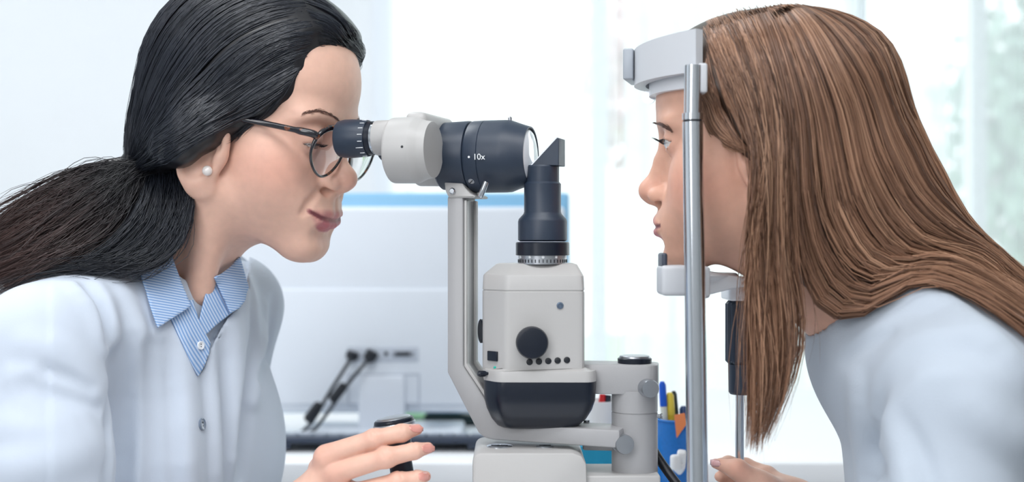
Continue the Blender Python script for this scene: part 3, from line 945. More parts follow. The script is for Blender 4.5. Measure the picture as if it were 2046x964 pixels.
link('pivot_plate', lathe([(z_(717), .0138), (z_(713), .0134), (z_(712), .0128)], cx * [1, 1, 0], ZZ, 40), M_STEEL, SL, auto=28)
def knob(px, py, r, d, Y):
    c_ = P(px, py, Y)
    link('clamp_knob', lathe([(-d, r * .8), (-d * .9, r), (d * .35, r), (d * .5, r * .93), (d * .52, .0001)], c_, (.18, -1, .02), 40, cap=True), M_STEEL, SL, auto=28)
knob(1297, 777, .0080, .010, -.041)
knob(1246, 888, .0085, .010, -.041)
p = P(1314, 832, -.02); link('stop_pin', lathe([(-.004, .0018), (.0022, .0018), (.003, .0024), (.0042, .0024)], p, (1, 0, 0), 14), M_STEEL, SL, auto=30)
p = P(1172, 851, -.0)
link('arm_bolt', lathe([(-.004, .0040), (.001, .0040), (.0025, .0035), (.003, .0028), (.005, .0028)], p, ZZ, 18), M_STEEL, SL, auto=30)
link('arm_foot', box_mesh(P(1200, 876, -.002), (.030, .032, .018), rot=Rb, bevel=.002), M_GREY2, SL, auto=30)
# base
by = -.005
a, b = P(944, 900, by - .045), P(1172, 900, by - .045)
zt = P(0, 889, by)[2]
bs = [(a[0], TZ + .012), (a[0], zt - .006), (a[0] + .002, zt - .002), (a[0] + .006, zt), (b[0] - .012, zt), (b[0] - .004, zt - .003), (b[0], zt - .010), (b[0] + .002, TZ + .012)]
link('base_block', prism_mesh(bs, (1, 0, 0), (0, 0, 1), (0, 1, 0), (0, by, 0), .090, .0022), M_GREY, SL, auto=28)
for px, m_, r in ((998, M_CHROME, .0115), (1089, M_STEEL, .0080)):
    c_ = P(px, 895 if px < 1040 else 899, by - .012)
    c_[2] = zt
    c_[0] = (px - 1023) * sc(by - .012)
    d_ = link('cover_disc', lathe([(-.001, r), (.0008, r), (.0012, r * .93), (.0012, r * .3), (.0008, r * .28)], c_, ZZ, 36), m_, SL, auto=28)
    link('slot', box_mesh(c_ + ZZ * .0012, (r * 1.3, .0015, .0006)), M_BLACK, d_, smooth=False)
zb = P(0, 938, -.01)[2]
link('base_plate', box_mesh(((P(1130, 0, -.02)[0] + P(1313, 0, -.02)[0]) / 2, -.012, (zb + TZ + .010) / 2), (.082, .062, zb - TZ - .010), bevel=.002), M_GREY, SL, auto=30)
link('sliding_foot', box_mesh((P(1085, 0, 0)[0], 0, TZ + .007), (.17, .13, .014), bevel=.003), M_GREY2, SL, auto=30)

# --- joystick
JY = -.035
jt = P(786, 837, JY); jb = P(818, 1035, JY); ja = jt - jb; jl = np.linalg.norm(ja)
js = link('joystick', lathe([(0, .015), (jl * .15, .013), (jl * .3, .0105), (jl * .62, .0100), (jl * .80, .0130), (jl * .90, .0165), (jl * .96, .0178), (jl * .99, .0172), (jl * 1.0, .0160), (jl * 1.0, .0150)], jb, ja, 40), M_DARK2, SL, auto=35)
link('knurled_ring', lathe([(jl * .885, .0170), (jl * .90, .0178), (jl * .95, .0186), (jl * .96, .0180)], jb, ja, 60, cap=False), M_STEEL, js, auto=10)
link('joystick_cap', lathe([(jl * .99, .0158), (jl * 1.012, .0146), (jl * 1.022, .0100), (jl * 1.025, .0001)], jb, ja, 40), M_STEEL, js, auto=50)
link('joystick_rod_seat', box_mesh((jb[0] + .045, JY + .02, TZ + .012), (.15, .05, .022), bevel=.004), M_GREY, SL, auto=30)

# black lead from the base
cb = link('power_lead', tube(smooth_path([P(1300, 890, .01), P(1318, 920, .00), P(1345, 958, -.01), P(1385, 1010, -.02), P(1420, 1060, -.02)], 30), .0042, 10), M_BLACK)
tag(cb, 'black power lead sloping down beside the slit lamp column', 'cable')

# ------------------------------------------------------------------ chin and forehead rest
FR = empty('chin_rest', (P(1395, 0, -.10)[0], -.09, TZ), 'chrome and grey chin and forehead rest frame holding the patient head', 'chin rest')
M_PALE = mat('pale_plastic', srgb(232, 235, 240), rough=.35, noise=.01)
M_BAND = mat('band_grey', srgb(196, 199, 204), rough=.4, noise=.015, nscale=25)
NY, FYY = -.125, .03                     # near and far posts
def rod(x0, y0, x1, y1, Y, r0, r1, name, m, par, n=40):
    a, b = P(x0, y0, Y), P(x1, y1, Y)
    d = b - a
    return link(name, lathe([(0, r0), (np.linalg.norm(d), r1)], a, d, n), m, par, auto=35)
SN = sc(NY)
rod(1396, 1150, 1384, 244, NY, 21.5 * SN, 20.5 * SN, 'post', M_CHROME, FR)
rod(1384, 246, 1384, 240, NY, 19 * SN, 19 * SN, 'post_gap', M_BLACK, FR)
rod(1384, 240, 1384, 227, NY, 21 * SN, 21 * SN, 'post_collar', M_CHROME, FR)
rod(1384, 228, 1385, 131, NY, 17.5 * SN, 17.5 * SN, 'upper_post', M_CHROME, FR)
fpx = 1478
rod(fpx, 1050, fpx, 780, FYY, 6.5 * sc(FYY) * 1.3, 6.5 * sc(FYY) * 1.3, 'post', M_CHROME, FR)
# forehead band: bent strip round the forehead
fc = HW(P_R, P_O, (-.012, 0, .060), P_S)
fw = P_R @ np.array([1.0, 0, 0]); fw[2] = 0; fw /= np.linalg.norm(fw); fs = np.array([-fw[1], fw[0], 0]); 
if fs[1] > 0: fs = -fs                    # towards the camera
nb = P(1385, 110, NY)
zc = P(0, 108, -.10)[2]
def band_pts(rx, ry, a0, a1, n=40, c_=None):
    return [fc * [1, 1, 0] + fw * rx * math.cos(t) + fs * ry * math.sin(t) for t in np.linspace(a0, a1, n)]
def strip(outer, inner, z0, z1, tilt=0.0):
    """z0,z1: functions of t in 0..1"""
    V, F = [], []
    n = len(outer)
    for i in range(n):
        t = i / (n - 1)
        for q_, zz in ((outer[i], z0(t)), (outer[i], z1(t)), (inner[i], z1(t)), (inner[i], z0(t))):
            V.append((q_[0], q_[1], zz))
    for i in range(n - 1):
        for k in range(4):
            F.append((i * 4 + k, i * 4 + (k + 1) % 4, (i + 1) * 4 + (k + 1) % 4, (i + 1) * 4 + k))
    F.append((3, 2, 1, 0)); F.append(tuple((n - 1) * 4 + k for k in range(4)))
    bm = bmesh.new(); me = mesh_from(V, F); bm.from_mesh(me)
    bmesh.ops.recalc_face_normals(bm, faces=bm.faces); bm.to_mesh(me); bm.free()
    return me
RX, RY, BE = .122, .098, 1.06
zt_, zb_ = P(0, 53, NY)[2], P(0, 140, NY)[2]
link('forehead_band', strip(band_pts(RX, RY, -1.3, BE, 60), band_pts(RX - .010, RY - .008, -1.3, BE, 60), lambda t: zb_ - .002 * math.sin(math.pi * t), lambda t: zt_ - .006 * math.sin(math.pi * t)), M_BAND, FR, auto=30)
link('forehead_pad', strip(band_pts(RX - .013, RY - .012, -1.0, .92, 40), band_pts(RX - .026, RY - .016, -1.0, .92, 40), lambda t: zb_ - .011, lambda t: zb_ + .02), M_PALE, FR, auto=30)
tp_ = fc * [1, 1, 0] + fw * (RX + .003) + ZZ * ((P(0, 84, -.08)[2] + P(0, 144, -.08)[2]) / 2)
link('band_plate', box_mesh(tp_, (.009, .045, .027), rot=Matrix(np.column_stack([fw, fs, ZZ]).tolist()), bevel=.0015), mat('plate_grey', srgb(160, 167, 176), rough=.4, noise=.02), FR, auto=30)
sc2 = fc * [1, 1, 0] + fw * (RX - .012) + ZZ * (zb_ - .010)
link('adjusting_screw', lathe([(0, .006), (.004, .006), (.005, .0035), (.012, .0035)], sc2, -fs, 20), M_CHROME, FR, auto=30)
e_ = P(1402, 158, NY + .004)
link('band_bracket', box_mesh(e_, (.0075, .016, .024), bevel=.002), M_BAND, FR, auto=30)
# chin support
def pbox(name, x0, x1, y0, y1, Y0, Y1, m, par, bevel=.002):
    a, b = P(x0, y1, Y0), P(x1, y0, Y0)
    return link(name, box_mesh(((a[0] + b[0]) / 2, (Y0 + Y1) / 2, (a[2] + b[2]) / 2), (b[0] - a[0], Y1 - Y0, b[2] - a[2]), bevel=bevel), m, par, auto=30)
pbox('chin_block', 1322, 1380, 531, 592, -.098, -.058, M_BAND, FR, .0035)
pbox('chin_block', 1398, 1420, 533, 597, -.115, -.06, M_BAND, FR, .003)
pbox('chin_guard', 1323, 1334, 506, 545, -.090, -.058, mat('guard_dark', srgb(60, 66, 80), rough=.4, noise=.05), FR, .002)
chn = HW(P_R, P_O, (.075, 0, -.110), P_S)
cup_c = chn + np.array([.010, 0, .006])
cv, cf_ = [], []
for i in range(9):
    for j in range(25):
        a_ = (i / 8) * .95; t = 2 * math.pi * j / 24
        q_ = cup_c + np.array([.034 * math.sin(a_) * math.cos(t), .038 * math.sin(a_) * math.sin(t), -.030 * math.cos(a_) + .006])
        cv.append(q_)
for i in range(8):
    for j in range(24):
        cf_.append((i * 25 + j, (i + 1) * 25 + j, (i + 1) * 25 + j + 1, i * 25 + j + 1))
cm = mesh_from(cv, cf_); cu_ = link('chin_cup', cm, M_PALE, FR); sd = cu_.modifiers.new('s', 'SOLIDIFY'); sd.thickness = .003
a, b = P(1410, 568, -.07), P(1478, 592, FYY)
link('support_bar', prism_mesh([(P(1405, 540, -.06)[0], P(0, 540, -.06)[2]), (P(1500, 556, -.06)[0], P(0, 556, -.06)[2]), (P(1500, 574, -.06)[0], P(0, 574, -.06)[2]), (P(1470, 580, -.06)[0], P(0, 577, -.06)[2]), (P(1405, 592, -.06)[0], P(0, 594, -.06)[2])], (1, 0, 0), (0, 0, 1), (0, 1, 0), (0, -.022, 0), .070, .003), M_PALE, FR, auto=30)
pbox('bar_end', 1458, 1505, 574, 602, FYY - .03, FYY + .02, M_PALE, FR, .002)
# ribbed height grip on the far post
gx = P(1482, 690, FYY); gz0 = P(0, 728, FYY)[2]; gz1 = P(0, 601, FYY)[2]
V, F = [], []
ng = 48
for z, r in ((gz0, .0120), (gz0 + .003, .0150), (gz1 - .003, .0150), (gz1, .0125)):
    for k in range(ng):
        rr = r * (1.0 if (k // 2) % 2 else .90)
        V.append((gx[0] + rr * math.cos(2 * math.pi * k / ng), FYY + rr * math.sin(2 * math.pi * k / ng), z))
for i in range(3):
    for k in range(ng):
        F.append((i * ng + k, i * ng + (k + 1) % ng, (i + 1) * ng + (k + 1) % ng, (i + 1) * ng + k))
F.append(tuple(range(ng - 1, -1, -1))); F.append(tuple(3 * ng + k for k in range(ng)))
gp = link('height_grip', mesh_from(V, F), M_DARK, FR, smooth=False)
link('grip_sleeve', lathe([(P(0, 788, FYY)[2], .0105), (P(0, 784, FYY)[2], .0120), (gz0, .0125)], (gx[0], FYY, 0), ZZ, 36), M_DARK, FR, auto=30)
link('frame_foot', box_mesh((P(1452, 0, -.05)[0], -.048, TZ + .008), (.078, .21, .016), bevel=.004), M_GREY2, FR, auto=30)

# ------------------------------------------------------------------ pen cup and small things on the table
PY = .20
pc = P(1358, 0, PY); pr = .024
M_MESH = mat('blue_mesh_metal', srgb(30, 120, 205), rough=.4, noise=.15, nscale=400)
cupo = empty('pen_cup', (pc[0], PY, TZ), 'bright blue mesh pen cup behind the chrome post', 'cup')
link('wall', lathe([(TZ, pr), (P(0, 838, PY)[2], pr), (P(0, 838, PY)[2], pr - .0015), (TZ + .002, pr - .0015)], (pc[0], PY, 0), ZZ, 40, cap=False), M_MESH, cupo, auto=30)
link('rim', tube([(pc[0] + pr * math.cos(t), PY + pr * math.sin(t), P(0, 838, PY)[2]) for t in np.linspace(0, 2 * math.pi, 36, endpoint=False)], .0014, 8, closed=True), M_MESH, cupo)
link('bottom', lathe([(TZ, pr - .001), (TZ + .002, pr - .001)], (pc[0], PY, 0), ZZ, 32), M_MESH, cupo, smooth=False)
def pen(px, py, dx, r, col, label, kind='pen', tip=None, Yo=0.0):
    top = P(px, py, PY + Yo)
    bot = np.array([pc[0] + dx, PY + Yo * .5, TZ + .004])
    d = top - bot; L = np.linalg.norm(d)
    m_ = mat(kind + '_body', col, rough=.35, noise=.05)
    root = empty(kind, bot, label, kind)
    link('barrel', lathe([(0, r * .5), (.008, r), (L * .80, r), (L * .80, r)], bot, d, 14), m_, root, auto=35)
    link('cap', lathe([(L * .79, r * 1.08), (L * .97, r * 1.05), (L, r * .6)], bot, d, 14), mat(kind + '_cap', tip or col, rough=.35, noise=.05), root, auto=35)
pen(1323, 763, -.012, .0036, srgb(230, 235, 225), 'white pen with a tall blue cap at the cup edge', tip=srgb(20, 95, 215), Yo=-.01)
pen(1338, 785, -.004, .0040, srgb(235, 205, 60), 'yellow pencil with dark tip standing in the blue cup', 'pencil', srgb(240, 215, 80), Yo=-.006)
pen(1346, 782, .004, .0030, srgb(70, 85, 60), 'thin dark olive pen beside the yellow pencil', tip=srgb(45, 55, 45), Yo=.006)
pen(1366, 812, .010, .0046, srgb(45, 80, 140), 'dark blue marker behind the orange card', 'marker', srgb(40, 70, 120), Yo=.008)
def card(pix, Y, col, name, label):
    ptsn = [P(x, y, Y) for x, y in pix]
    me = prism_mesh([(q_[0], q_[2]) for q_ in ptsn], (1, 0, 0), (0, 0, 1), (0, 1, 0), (0, Y, 0), .0008)
    o = link(name, me, mat(name + '_mat' + label[:4], col, rough=.7, noise=.03), None, smooth=False); tag(o, label, 'card')
card([(1347, 830), (1368, 826), (1372, 848), (1352, 876)], PY - .026, srgb(250, 150, 95), 'sticky_note', 'orange folded sticky note leaning on the blue pen cup')
for i, (x, y) in enumerate(((1350, 925), (1362, 915), (1358, 935))):
    o = link('crumpled_tissue', box_mesh(P(x, y, PY - .034 + i * .004), (.010, .010, .016), rot=Matrix(rotx(.5 * i) @ rotz(.4 + i)), bevel=.003), M_PAPER); tag(o, ['small white paper knot low on the pen cup front', 'upper white paper knot against the pen cup', 'lowest white paper knot under the sticky note'][i], 'paper')
M_TEAL = mat('teal_card', srgb(20, 150, 190), rough=.5, noise=.05)
bxo = link('storage_box', box_mesh((P(1200, 0, .24)[0], .235, TZ + .028), (.050, .045, .056), bevel=.002), M_TEAL, auto=30); tag(bxo, 'small teal box seen under the microscope arm', 'box')
wc = link('paper_cup', lathe([(TZ + .056, .016), (P(0, 800, .235)[2], .021), (P(0, 800, .235)[2], .0195), (TZ + .058, .0145)], (P(1200, 0, .235)[0], .235, 0), ZZ, 30), M_PAPER, auto=35); tag(wc, 'white paper cup standing on the teal box', 'cup')
for i, (px, col, lb) in enumerate(((1204, srgb(205, 40, 45), 'red pen leaning in the white paper cup'), (1216, srgb(35, 45, 60), 'dark pen at the edge of the white paper cup'))):
    a = np.array([P(1200, 0, .235)[0] + (px - 1206) * .0003, .235, TZ + .06]); b = P(px, 788 + i * 2, .235)
    root = empty('pen', a, lb, 'pen')
    d = b - a; L = np.linalg.norm(d)
    link('barrel', lathe([(0, .002), (.006, .0036), (L * .8, .0036)], a, d, 12), mat('pen_red' + str(i), col, rough=.4, noise=.04), root, auto=35)
    link('cap', lathe([(L * .79, .0040), (L, .0032)], a, d, 12), mat('pen_cap' + str(i), col, rough=.3, noise=.04), root, auto=35)
# ------------------------------------------------------------------ people: bodies, clothes, hands
M_SKIN = attr_skin('skin_fair')
M_NAIL = mat('fingernail', srgb(226, 158, 146), rough=.22, coat=.5, noise=.02)
def fabric(name, col, bump=.12, scale=900, stripes=None):
    m = mat(name, col, rough=.85, spec=.2, sheen=.15, bump=bump, bscale=scale, noise=.02, nscale=12)
    return m
M_COAT = fabric('coat_cotton', srgb(200, 210, 224))
M_SWEATER = fabric('sweater_knit', srgb(184, 194, 206), bump=.2, scale=700)
def striped(name, c1, c2, scale, axis):
    m = mat(name, c1, rough=.85, spec=.2)
    nt = m.node_tree
    tc = [q for q in nt.nodes if q.type == 'TEX_COORD'][0]
    mp_ = nt.nodes.new('ShaderNodeVectorMath'); mp_.operation = 'DOT_PRODUCT'; mp_.inputs[1].default_value = axis
    nt.links.new(tc.outputs['Object'], mp_.inputs[0])
    mu = nt.nodes.new('ShaderNodeMath'); mu.operation = 'MULTIPLY'; mu.inputs[1].default_value = scale
    nt.links.new(mp_.outputs['Value'], mu.inputs[0])
    si = nt.nodes.new('ShaderNodeMath'); si.operation = 'SINE'; nt.links.new(mu.outputs[0], si.inputs[0])
    mr = nt.nodes.new('ShaderNodeMapRange'); mr.inputs[1].default_value = -.4; mr.inputs[2].default_value = .6
    nt.links.new(si.outputs[0], mr.inputs[0])
    mx = nt.nodes.new('ShaderNodeMixRGB'); mx.inputs[1].default_value = c1; mx.inputs[2].default_value = c2
    nt.links.new(mr.outputs[0], mx.inputs[0]); nt.links.new(mx.outputs[0], nt.nodes['Principled BSDF'].inputs['Base Color'])
    return m

def join_parts(parts):
    V, Q, C, off = [], [], [], 0
    for v, q, c in parts:
        V.append(v); Q.append(q + off); C.append(c); off += len(v)
    return np.vstack(V), np.vstack(Q), np.vstack(C)

def seg_poly(x, z, poly):
    """signed distance to a 2-D polygon"""
    n = len(poly); d = np.full(x.shape, 1e9); s = np.zeros(x.shape, bool)
    for i in range(n):
        ax, az = poly[i]; bx_, bz = poly[(i + 1) % n]
        ex, ez = bx_ - ax, bz - az
        wx_, wz = x - ax, z - az
        t = np.clip((wx_ * ex + wz * ez) / (ex * ex + ez * ez), 0, 1)
        d = np.minimum(d, (wx_ - ex * t) ** 2 + (wz - ez * t) ** 2)
        c = ((az <= z) & (bz > z)) | ((bz <= z) & (az > z))
        s ^= c & (x < ax + (z - az) / (ez if abs(ez) > 1e-9 else 1e-9) * ex)
    d = np.sqrt(d)
    return np.where(s, -d, d)

def pix_of(x, y, z):
    D = y + CAMD
    return 1023 + x / D * FPX, 482 - (z - CAMZ) / D * FPX

def patch(name, poly, fn, off, thick, m, parent, cell=7.0, smooth_n=0, lift=None):
    """cloth piece laid on a surface, outlined by picture points, with its own thickness"""
    bm = bmesh.new()
    vs = [bm.verts.new((x, y, 0)) for x, y in poly]
    bm.faces.new(vs)
    xs = [p_[0] for p_ in poly]; ys = [p_[1] for p_ in poly]
    for lo_, hi_, nrm in ((min(xs), max(xs), (1, 0, 0)), (min(ys), max(ys), (0, 1, 0))):
        c_ = lo_ + cell
        while c_ < hi_:
            bmesh.ops.bisect_plane(bm, geom=list(bm.verts) + list(bm.edges) + list(bm.faces), plane_co=(c_, c_, 0), plane_no=nrm)
            c_ += cell
    bm.verts.ensure_lookup_table()
    pix = np.array([(v.co.x, v.co.y) for v in bm.verts])
    W = cast(lambda a, b, c: fn(a, b, c) - off, pix)
    if lift is not None:
        W = W + lift(pix)[:, None] * np.array([0, -1.0, 0])
    for v, w in zip(bm.verts, W): v.co = w
    for f in bm.faces:
        if f.normal.y > 0: pass
    bm.normal_update()
    if sum(f.normal.y * f.calc_area() for f in bm.faces) > 0:
        bmesh.ops.reverse_faces(bm, faces=bm.faces)
    me = bpy.data.meshes.new(name); bm.to_mesh(me); bm.free()
    o = link(name, me, m, parent)
    sd_ = o.modifiers.new('thickness', 'SOLIDIFY'); sd_.thickness = thick; sd_.offset = -1
    return o

def ridge(fn, pix, r, amt, sgn):
    """fold line: picture points lifted to the cloth; a chain that stands out (or cuts in) by amt"""
    n = 2 * len(pix) + 1
    W = cast(fn, smooth_path(np.array(pix, float), n))
    g = grad(fn, W, .003); g /= np.linalg.norm(g, axis=1)[:, None]
    am = np.interp(np.linspace(0, 1, n), [0, .25, .8, 1], [.15 * amt, amt, amt, .4 * amt])
    c_ = W - g * (r - am)[:, None] if sgn > 0 else W + g * (r - am)[:, None]
    return [tuple(w) for w in c_], [r] * n

# ---------------- doctor
chest_n = np.array([.95, -.316, 0]); chest_w = np.array([.316, .95, 0])
D_NA, D_NB = P(455, 378, .065), P(310, 535, .09)
Csh = P(284, 985, .105)
def doc_torso(x, y, z):
    lean = math.radians(18)
    X, Y, Z = x - Csh[0], y - Csh[1], z - Csh[2]
    a = X * chest_n[0] + Y * chest_n[1]; b = X * chest_w[0] + Y * chest_w[1]
    c_, s_2 = math.cos(lean), math.sin(lean)
    a2 = a * c_ - Z * s_2; z2 = a * s_2 + Z * c_
    d = ell(a2, b, z2, (0, 0, 0), (.105, .160, .205))
    d = smin(d, ell(a2, np.abs(b), z2, (.034, .066, .03), (.055, .060, .075)), .05)
    ns, fs_ = P(88, 706, -.062), P(462, 612, .235)
    d = smin(d, cap(x, y, z, ns, P(300, 610, .09), .060, .058), .05)
    d = smin(d, cap(x, y, z, fs_, P(330, 600, .10), .052, .058), .05)
    d = smin(d, cap(x, y, z, P(300, 610, .09), P(150, 900, .12), .075, .12), .06)
    na = chain(x, y, z, [ns, P(84, 940, -.100), P(96, 1180, -.11)], [.058, .0545, .050], .01)
    d = smin(d, na, .007)
    fa = chain(x, y, z, [fs_, P(432, 860, .25), P(415, 1060, .24)], [.050, .048, .045], .01)
    d = smin(d, fa, .022)
    return d
coat_rid = [   # (points, radius, height or depth, softness, ridge or groove)
    ([(238, 572), (262, 640), (279, 710), (284, 800), (278, 890), (274, 1000)], .012, .0070, .010, 1),
    ([(228, 640), (240, 720), (240, 800), (233, 890), (228, 1000)], .022, .0110, .014, -1),
    ([(203, 596), (216, 655), (220, 720), (217, 790), (212, 870), (208, 1000)], .006, .0060, .008, -1),
    ([(150, 575), (190, 630), (206, 690)], .009, .0035, .010, 1),
    ([(188, 566), (215, 618), (230, 668)], .008, .0035, .010, 1),
    ([(170, 572), (200, 622), (213, 680)], .006, .0030, .010, -1),
    ([(30, 750), (100, 764), (150, 784), (184, 802)], .010, .0045, .010, 1),
    ([(60, 774), (120, 792), (160, 808), (186, 820)], .009, .0040, .010, -1),
    ([(100, 742), (140, 757), (172, 776)], .008, .0030, .010, -1),
    ([(60, 690), (115, 702), (160, 730), (190, 764)], .011, .0040, .012, 1),
    ([(20, 850), (90, 862), (160, 852)], .012, .0030, .014, 1),
    ([(30, 930), (110, 916), (180, 890)], .012, .0030, .014, 1),
    ([(318, 690), (326, 800), (330, 1000)], .012, .0040, .012, 1),
    ([(340, 700), (347, 800), (352, 1000)], .011, .0045, .012, -1),
    ([(358, 690), (370, 790), (376, 1000)], .010, .0040, .012, 1),
    ([(300, 700), (305, 800), (306, 1000)], .011, .0040, .012, -1),
    ([(432, 730), (438, 830), (440, 1000)], .011, .0040, .012, 1),
    ([(450, 690), (457, 800), (458, 1000)], .012, .0055, .012, -1),
    ([(470, 650), (474, 760), (472, 1000)], .011, .0050, .012, 1),
    ([(506, 580), (511, 680), (494, 800), (480, 950)], .012, .0080, .010, -1),
    ([(530, 620), (523, 720), (509, 800)], .008, .0040, .010, 1),
    ([(548, 600), (536, 690), (520, 760)], .007, .0030, .010, -1),
]
coat_folds = []
for pix, r_, amt, k, sgn in coat_rid:
    pts, rr = ridge(doc_torso, pix, r_, amt, sgn)
    coat_folds.append((pts, rr, k, sgn))
flap = [(300, 560), (322, 620), (345, 640), (372, 690), (396, 750), (406, 830), (411, 900), (414, 1100), (100, 1100), (100, 560)]
vneck = [(322, 560), (345, 636), (372, 690), (397, 750), (404, 738), (424, 690), (452, 640), (492, 585), (500, 500), (360, 470)]
def doc_coat_solid(x, y, z):
    d = doc_torso(x, y, z)
    near = np.abs(d) < .05
    if near.any():
        xs, ys, zs, dd = x[near], y[near], z[near], d[near]
        for pts, rr, k, sgn in coat_folds:
            lo_ = np.min(pts, 0) - .05; hi_ = np.max(pts, 0) + .05
            mk = (xs > lo_[0]) & (xs < hi_[0]) & (ys > lo_[1]) & (ys < hi_[1]) & (zs > lo_[2]) & (zs < hi_[2])
            if mk.any():
                e = chain(xs[mk], ys[mk], zs[mk], pts, rr)
                dd[mk] = smin(dd[mk], e, k) if sgn > 0 else smax(dd[mk], -e, k)
        d = d.copy(); d[near] = dd
    return d
def doc_coat(x, y, z):
    d = doc_coat_solid(x, y, z)
    px, py = pix_of(x, y, z)
    front_ = (x - Csh[0]) * chest_n[0] + (y - Csh[1]) * chest_n[1] > .02
    fl_ = seg_poly(px, py, flap)
    d = d - np.where(front_, .0018 * (1 / (1 + np.exp(np.clip(fl_ / 1.2, -30, 30)))), 0)
    vn = seg_poly(px, py, vneck) * .00047
    d = np.where(front_, np.maximum(d, np.minimum(-vn, d + .006)), d)
    # opening for the neck
    nk = cap(x, y, z, D_NA, P(345, 560, .088), .056, .060)
    d = smax(d, -nk, .006)
    return d
DOCR = empty('person', P(300, 1800, .10) * [1, 1, 0], 'dark-haired woman in white coat and glasses looking through the microscope', 'person')
# hand on the joystick
HY = -.070
def hp(px, py, dy=0.0): return tuple(P(px, py, HY + dy))
KH = sc(HY)
FING = [
    ([hp(652, 912, .002), hp(748, 878, -.004), hp(803, 866, .000), hp(833, 859, .007)], [23, 18.5, 17.5, 11.5]),
    ([hp(672, 945, -.002), hp(772, 915, -.010), hp(828, 902, -.005), hp(855, 896, .002)], [22, 19, 16.5, 11.5]),
    ([hp(692, 992, .0), hp(795, 964, -.008), hp(834, 957, -.004), hp(850, 953, .002)], [22, 18.5, 16, 11]),
    ([hp(705, 1030, .006), hp(785, 1010, .0), hp(820, 1002, .002), hp(834, 998, .008)], [20, 16, 14, 10]),
]
def doc_hand(x, y, z):
    pal = cap(x, y, z, hp(655, 925, .006), hp(612, 1010, .012), 26 * KH, 36 * KH)
    pal = smin(pal, cap(x, y, z, hp(690, 985, .008), hp(622, 1025, .014), 26 * KH, 36 * KH), .02)
    pal = smin(pal, cap(x, y, z, hp(605, 1020, .014), hp(520, 1110, .010), 34 * KH, 42 * KH), .03)
    pal = smin(pal, cap(x, y, z, hp(520, 1110, .010), hp(330, 1200, -.02), 44 * KH, 62 * KH), .03)
    fg = None
    for pts, rs in FING:
        f = None
        for i in range(3):
            e = cap(x, y, z, pts[i], pts[i + 1], rs[i] * KH, rs[i + 1] * KH)
            f = e if f is None else smin(f, e, .003)
        f = smin(f, np.sqrt((x - pts[1][0]) ** 2 + (y - pts[1][1]) ** 2 + (z - pts[1][2]) ** 2) - rs[1] * KH * 1.03, .004)
        fg = f if fg is None else smin(fg, f, .0016)
    d = smin(pal, fg, .009)
    th = chain(x, y, z, [hp(640, 935, .030), hp(690, 905, .046), hp(748, 885, .058), hp(790, 880, .060)], [24 * KH, 19 * KH, 17 * KH, 11 * KH], .004)
    d = smin(d, th, .012)
    # creases over the finger joints
    for (cx_, cy_, dx_, dy_) in ((744, 872, 2, 14), (752, 878, 2, 12), (737, 876, 2, 10), (797, 855, 3, 12), (800, 862, 2, 10), (770, 908, 4, 14), (778, 914, 3, 12), (764, 914, 3, 10), (824, 896, 3, 14), (829, 900, 2, 12), (798, 955, 3, 10), (822, 950, 2, 10)):
        a_, b_ = hp(cx_ - dx_, cy_ - dy_ * .5, -.0245), hp(cx_ + dx_, cy_ + dy_ * .6, -.0245)
        px, py = (x - a_[0]), (z - a_[2])
        ex, ez = b_[0] - a_[0], b_[2] - a_[2]
        t = np.clip((px * ex + py * ez) / (ex * ex + ez * ez), 0, 1)
        q = np.sqrt((px - ex * t) ** 2 + (py - ez * t) ** 2)
        d = d + .0006 * np.exp(-(q / .0008) ** 2) * (y < HY)
    return d
def hand_color(V, tips, base, red):
    col = np.repeat(np.array(base)[None], len(V), 0)
    w = np.zeros(len(V))
    for t, r, a in tips:
        w = np.maximum(w, a * np.exp(-(np.linalg.norm(V - np.array(t), axis=1) / r) ** 2))
    w = np.clip(w, 0, 1)[:, None]
    return col * (1 - w) + np.array(red)[None] * w
SK_D = (.81, .51, .40); BL_D = (.76, .33, .25); LIP_D = (.52, .17, .19)
def doc_head(x, y, z):
    lx, ly, lz = to_local(x, y, z, D_R, D_O)
    d = D_S * head_sdf(lx / D_S, ly / D_S, lz / D_S, DOC)
    d = smin(d, cap(x, y, z, D_NA, D_NB, .050, .057), .025)
    # neck tendon and collar bone hollow
    d = smin(d, cap(x, y, z, P(425, 395, .012), P(400, 590, .035), .010, .012), .03)
    return d
Vh, Qh = sdf_mesh(doc_head, D_O - [.19, .14, .20], D_O + [.15, .14, .15], .0017)
Lh = (Vh - D_O) @ D_R / D_S
Ch = face_color(Lh, DOC, SK_D, BL_D, LIP_D)
Vb_, Qb_ = sdf_mesh(lambda x, y, z: doc_torso(x, y, z) + .016, P(-200, 1250, .05) - [0, .22, 0], P(640, 430, .05) + [0, .32, 0], .007, project=1)
Vhd, Qhd = sdf_mesh(doc_hand, np.array(hp(300, 1240)) - [0, .06, 0], np.array(hp(880, 830)) + [0, .10, 0], .0013)
tips = [(f[0][3], .011, .55) for f in FING] + [(f[0][1], .010, .35) for f in FING] + [(f[0][0], .014, .45) for f in FING]
V, Q, C = join_parts([(Vh, Qh, Ch), (Vb_, Qb_, np.repeat(np.array(SK_D)[None], len(Vb_), 0)), (Vhd, Qhd, hand_color(Vhd, tips, SK_D, BL_D))])
me = np_mesh('doctor_body', V, Q); set_colors(me, C)
DB = link('body', me, M_SKIN, DOCR)
for poly, k in (([(818, 851), (826, 847), (838, 849), (846, 855), (846, 862), (838, 866), (826, 864), (819, 858)], 0), ([(843, 893), (850, 888), (862, 888), (869, 893), (869, 901), (862, 906), (851, 906), (845, 901)], 1), ([(836, 948), (844, 944), (854, 945), (859, 951), (857, 960), (848, 963), (838, 960)], 2)):
    patch('fingernail', poly, doc_hand, .0002, .0007, M_NAIL, DOCR, cell=4)
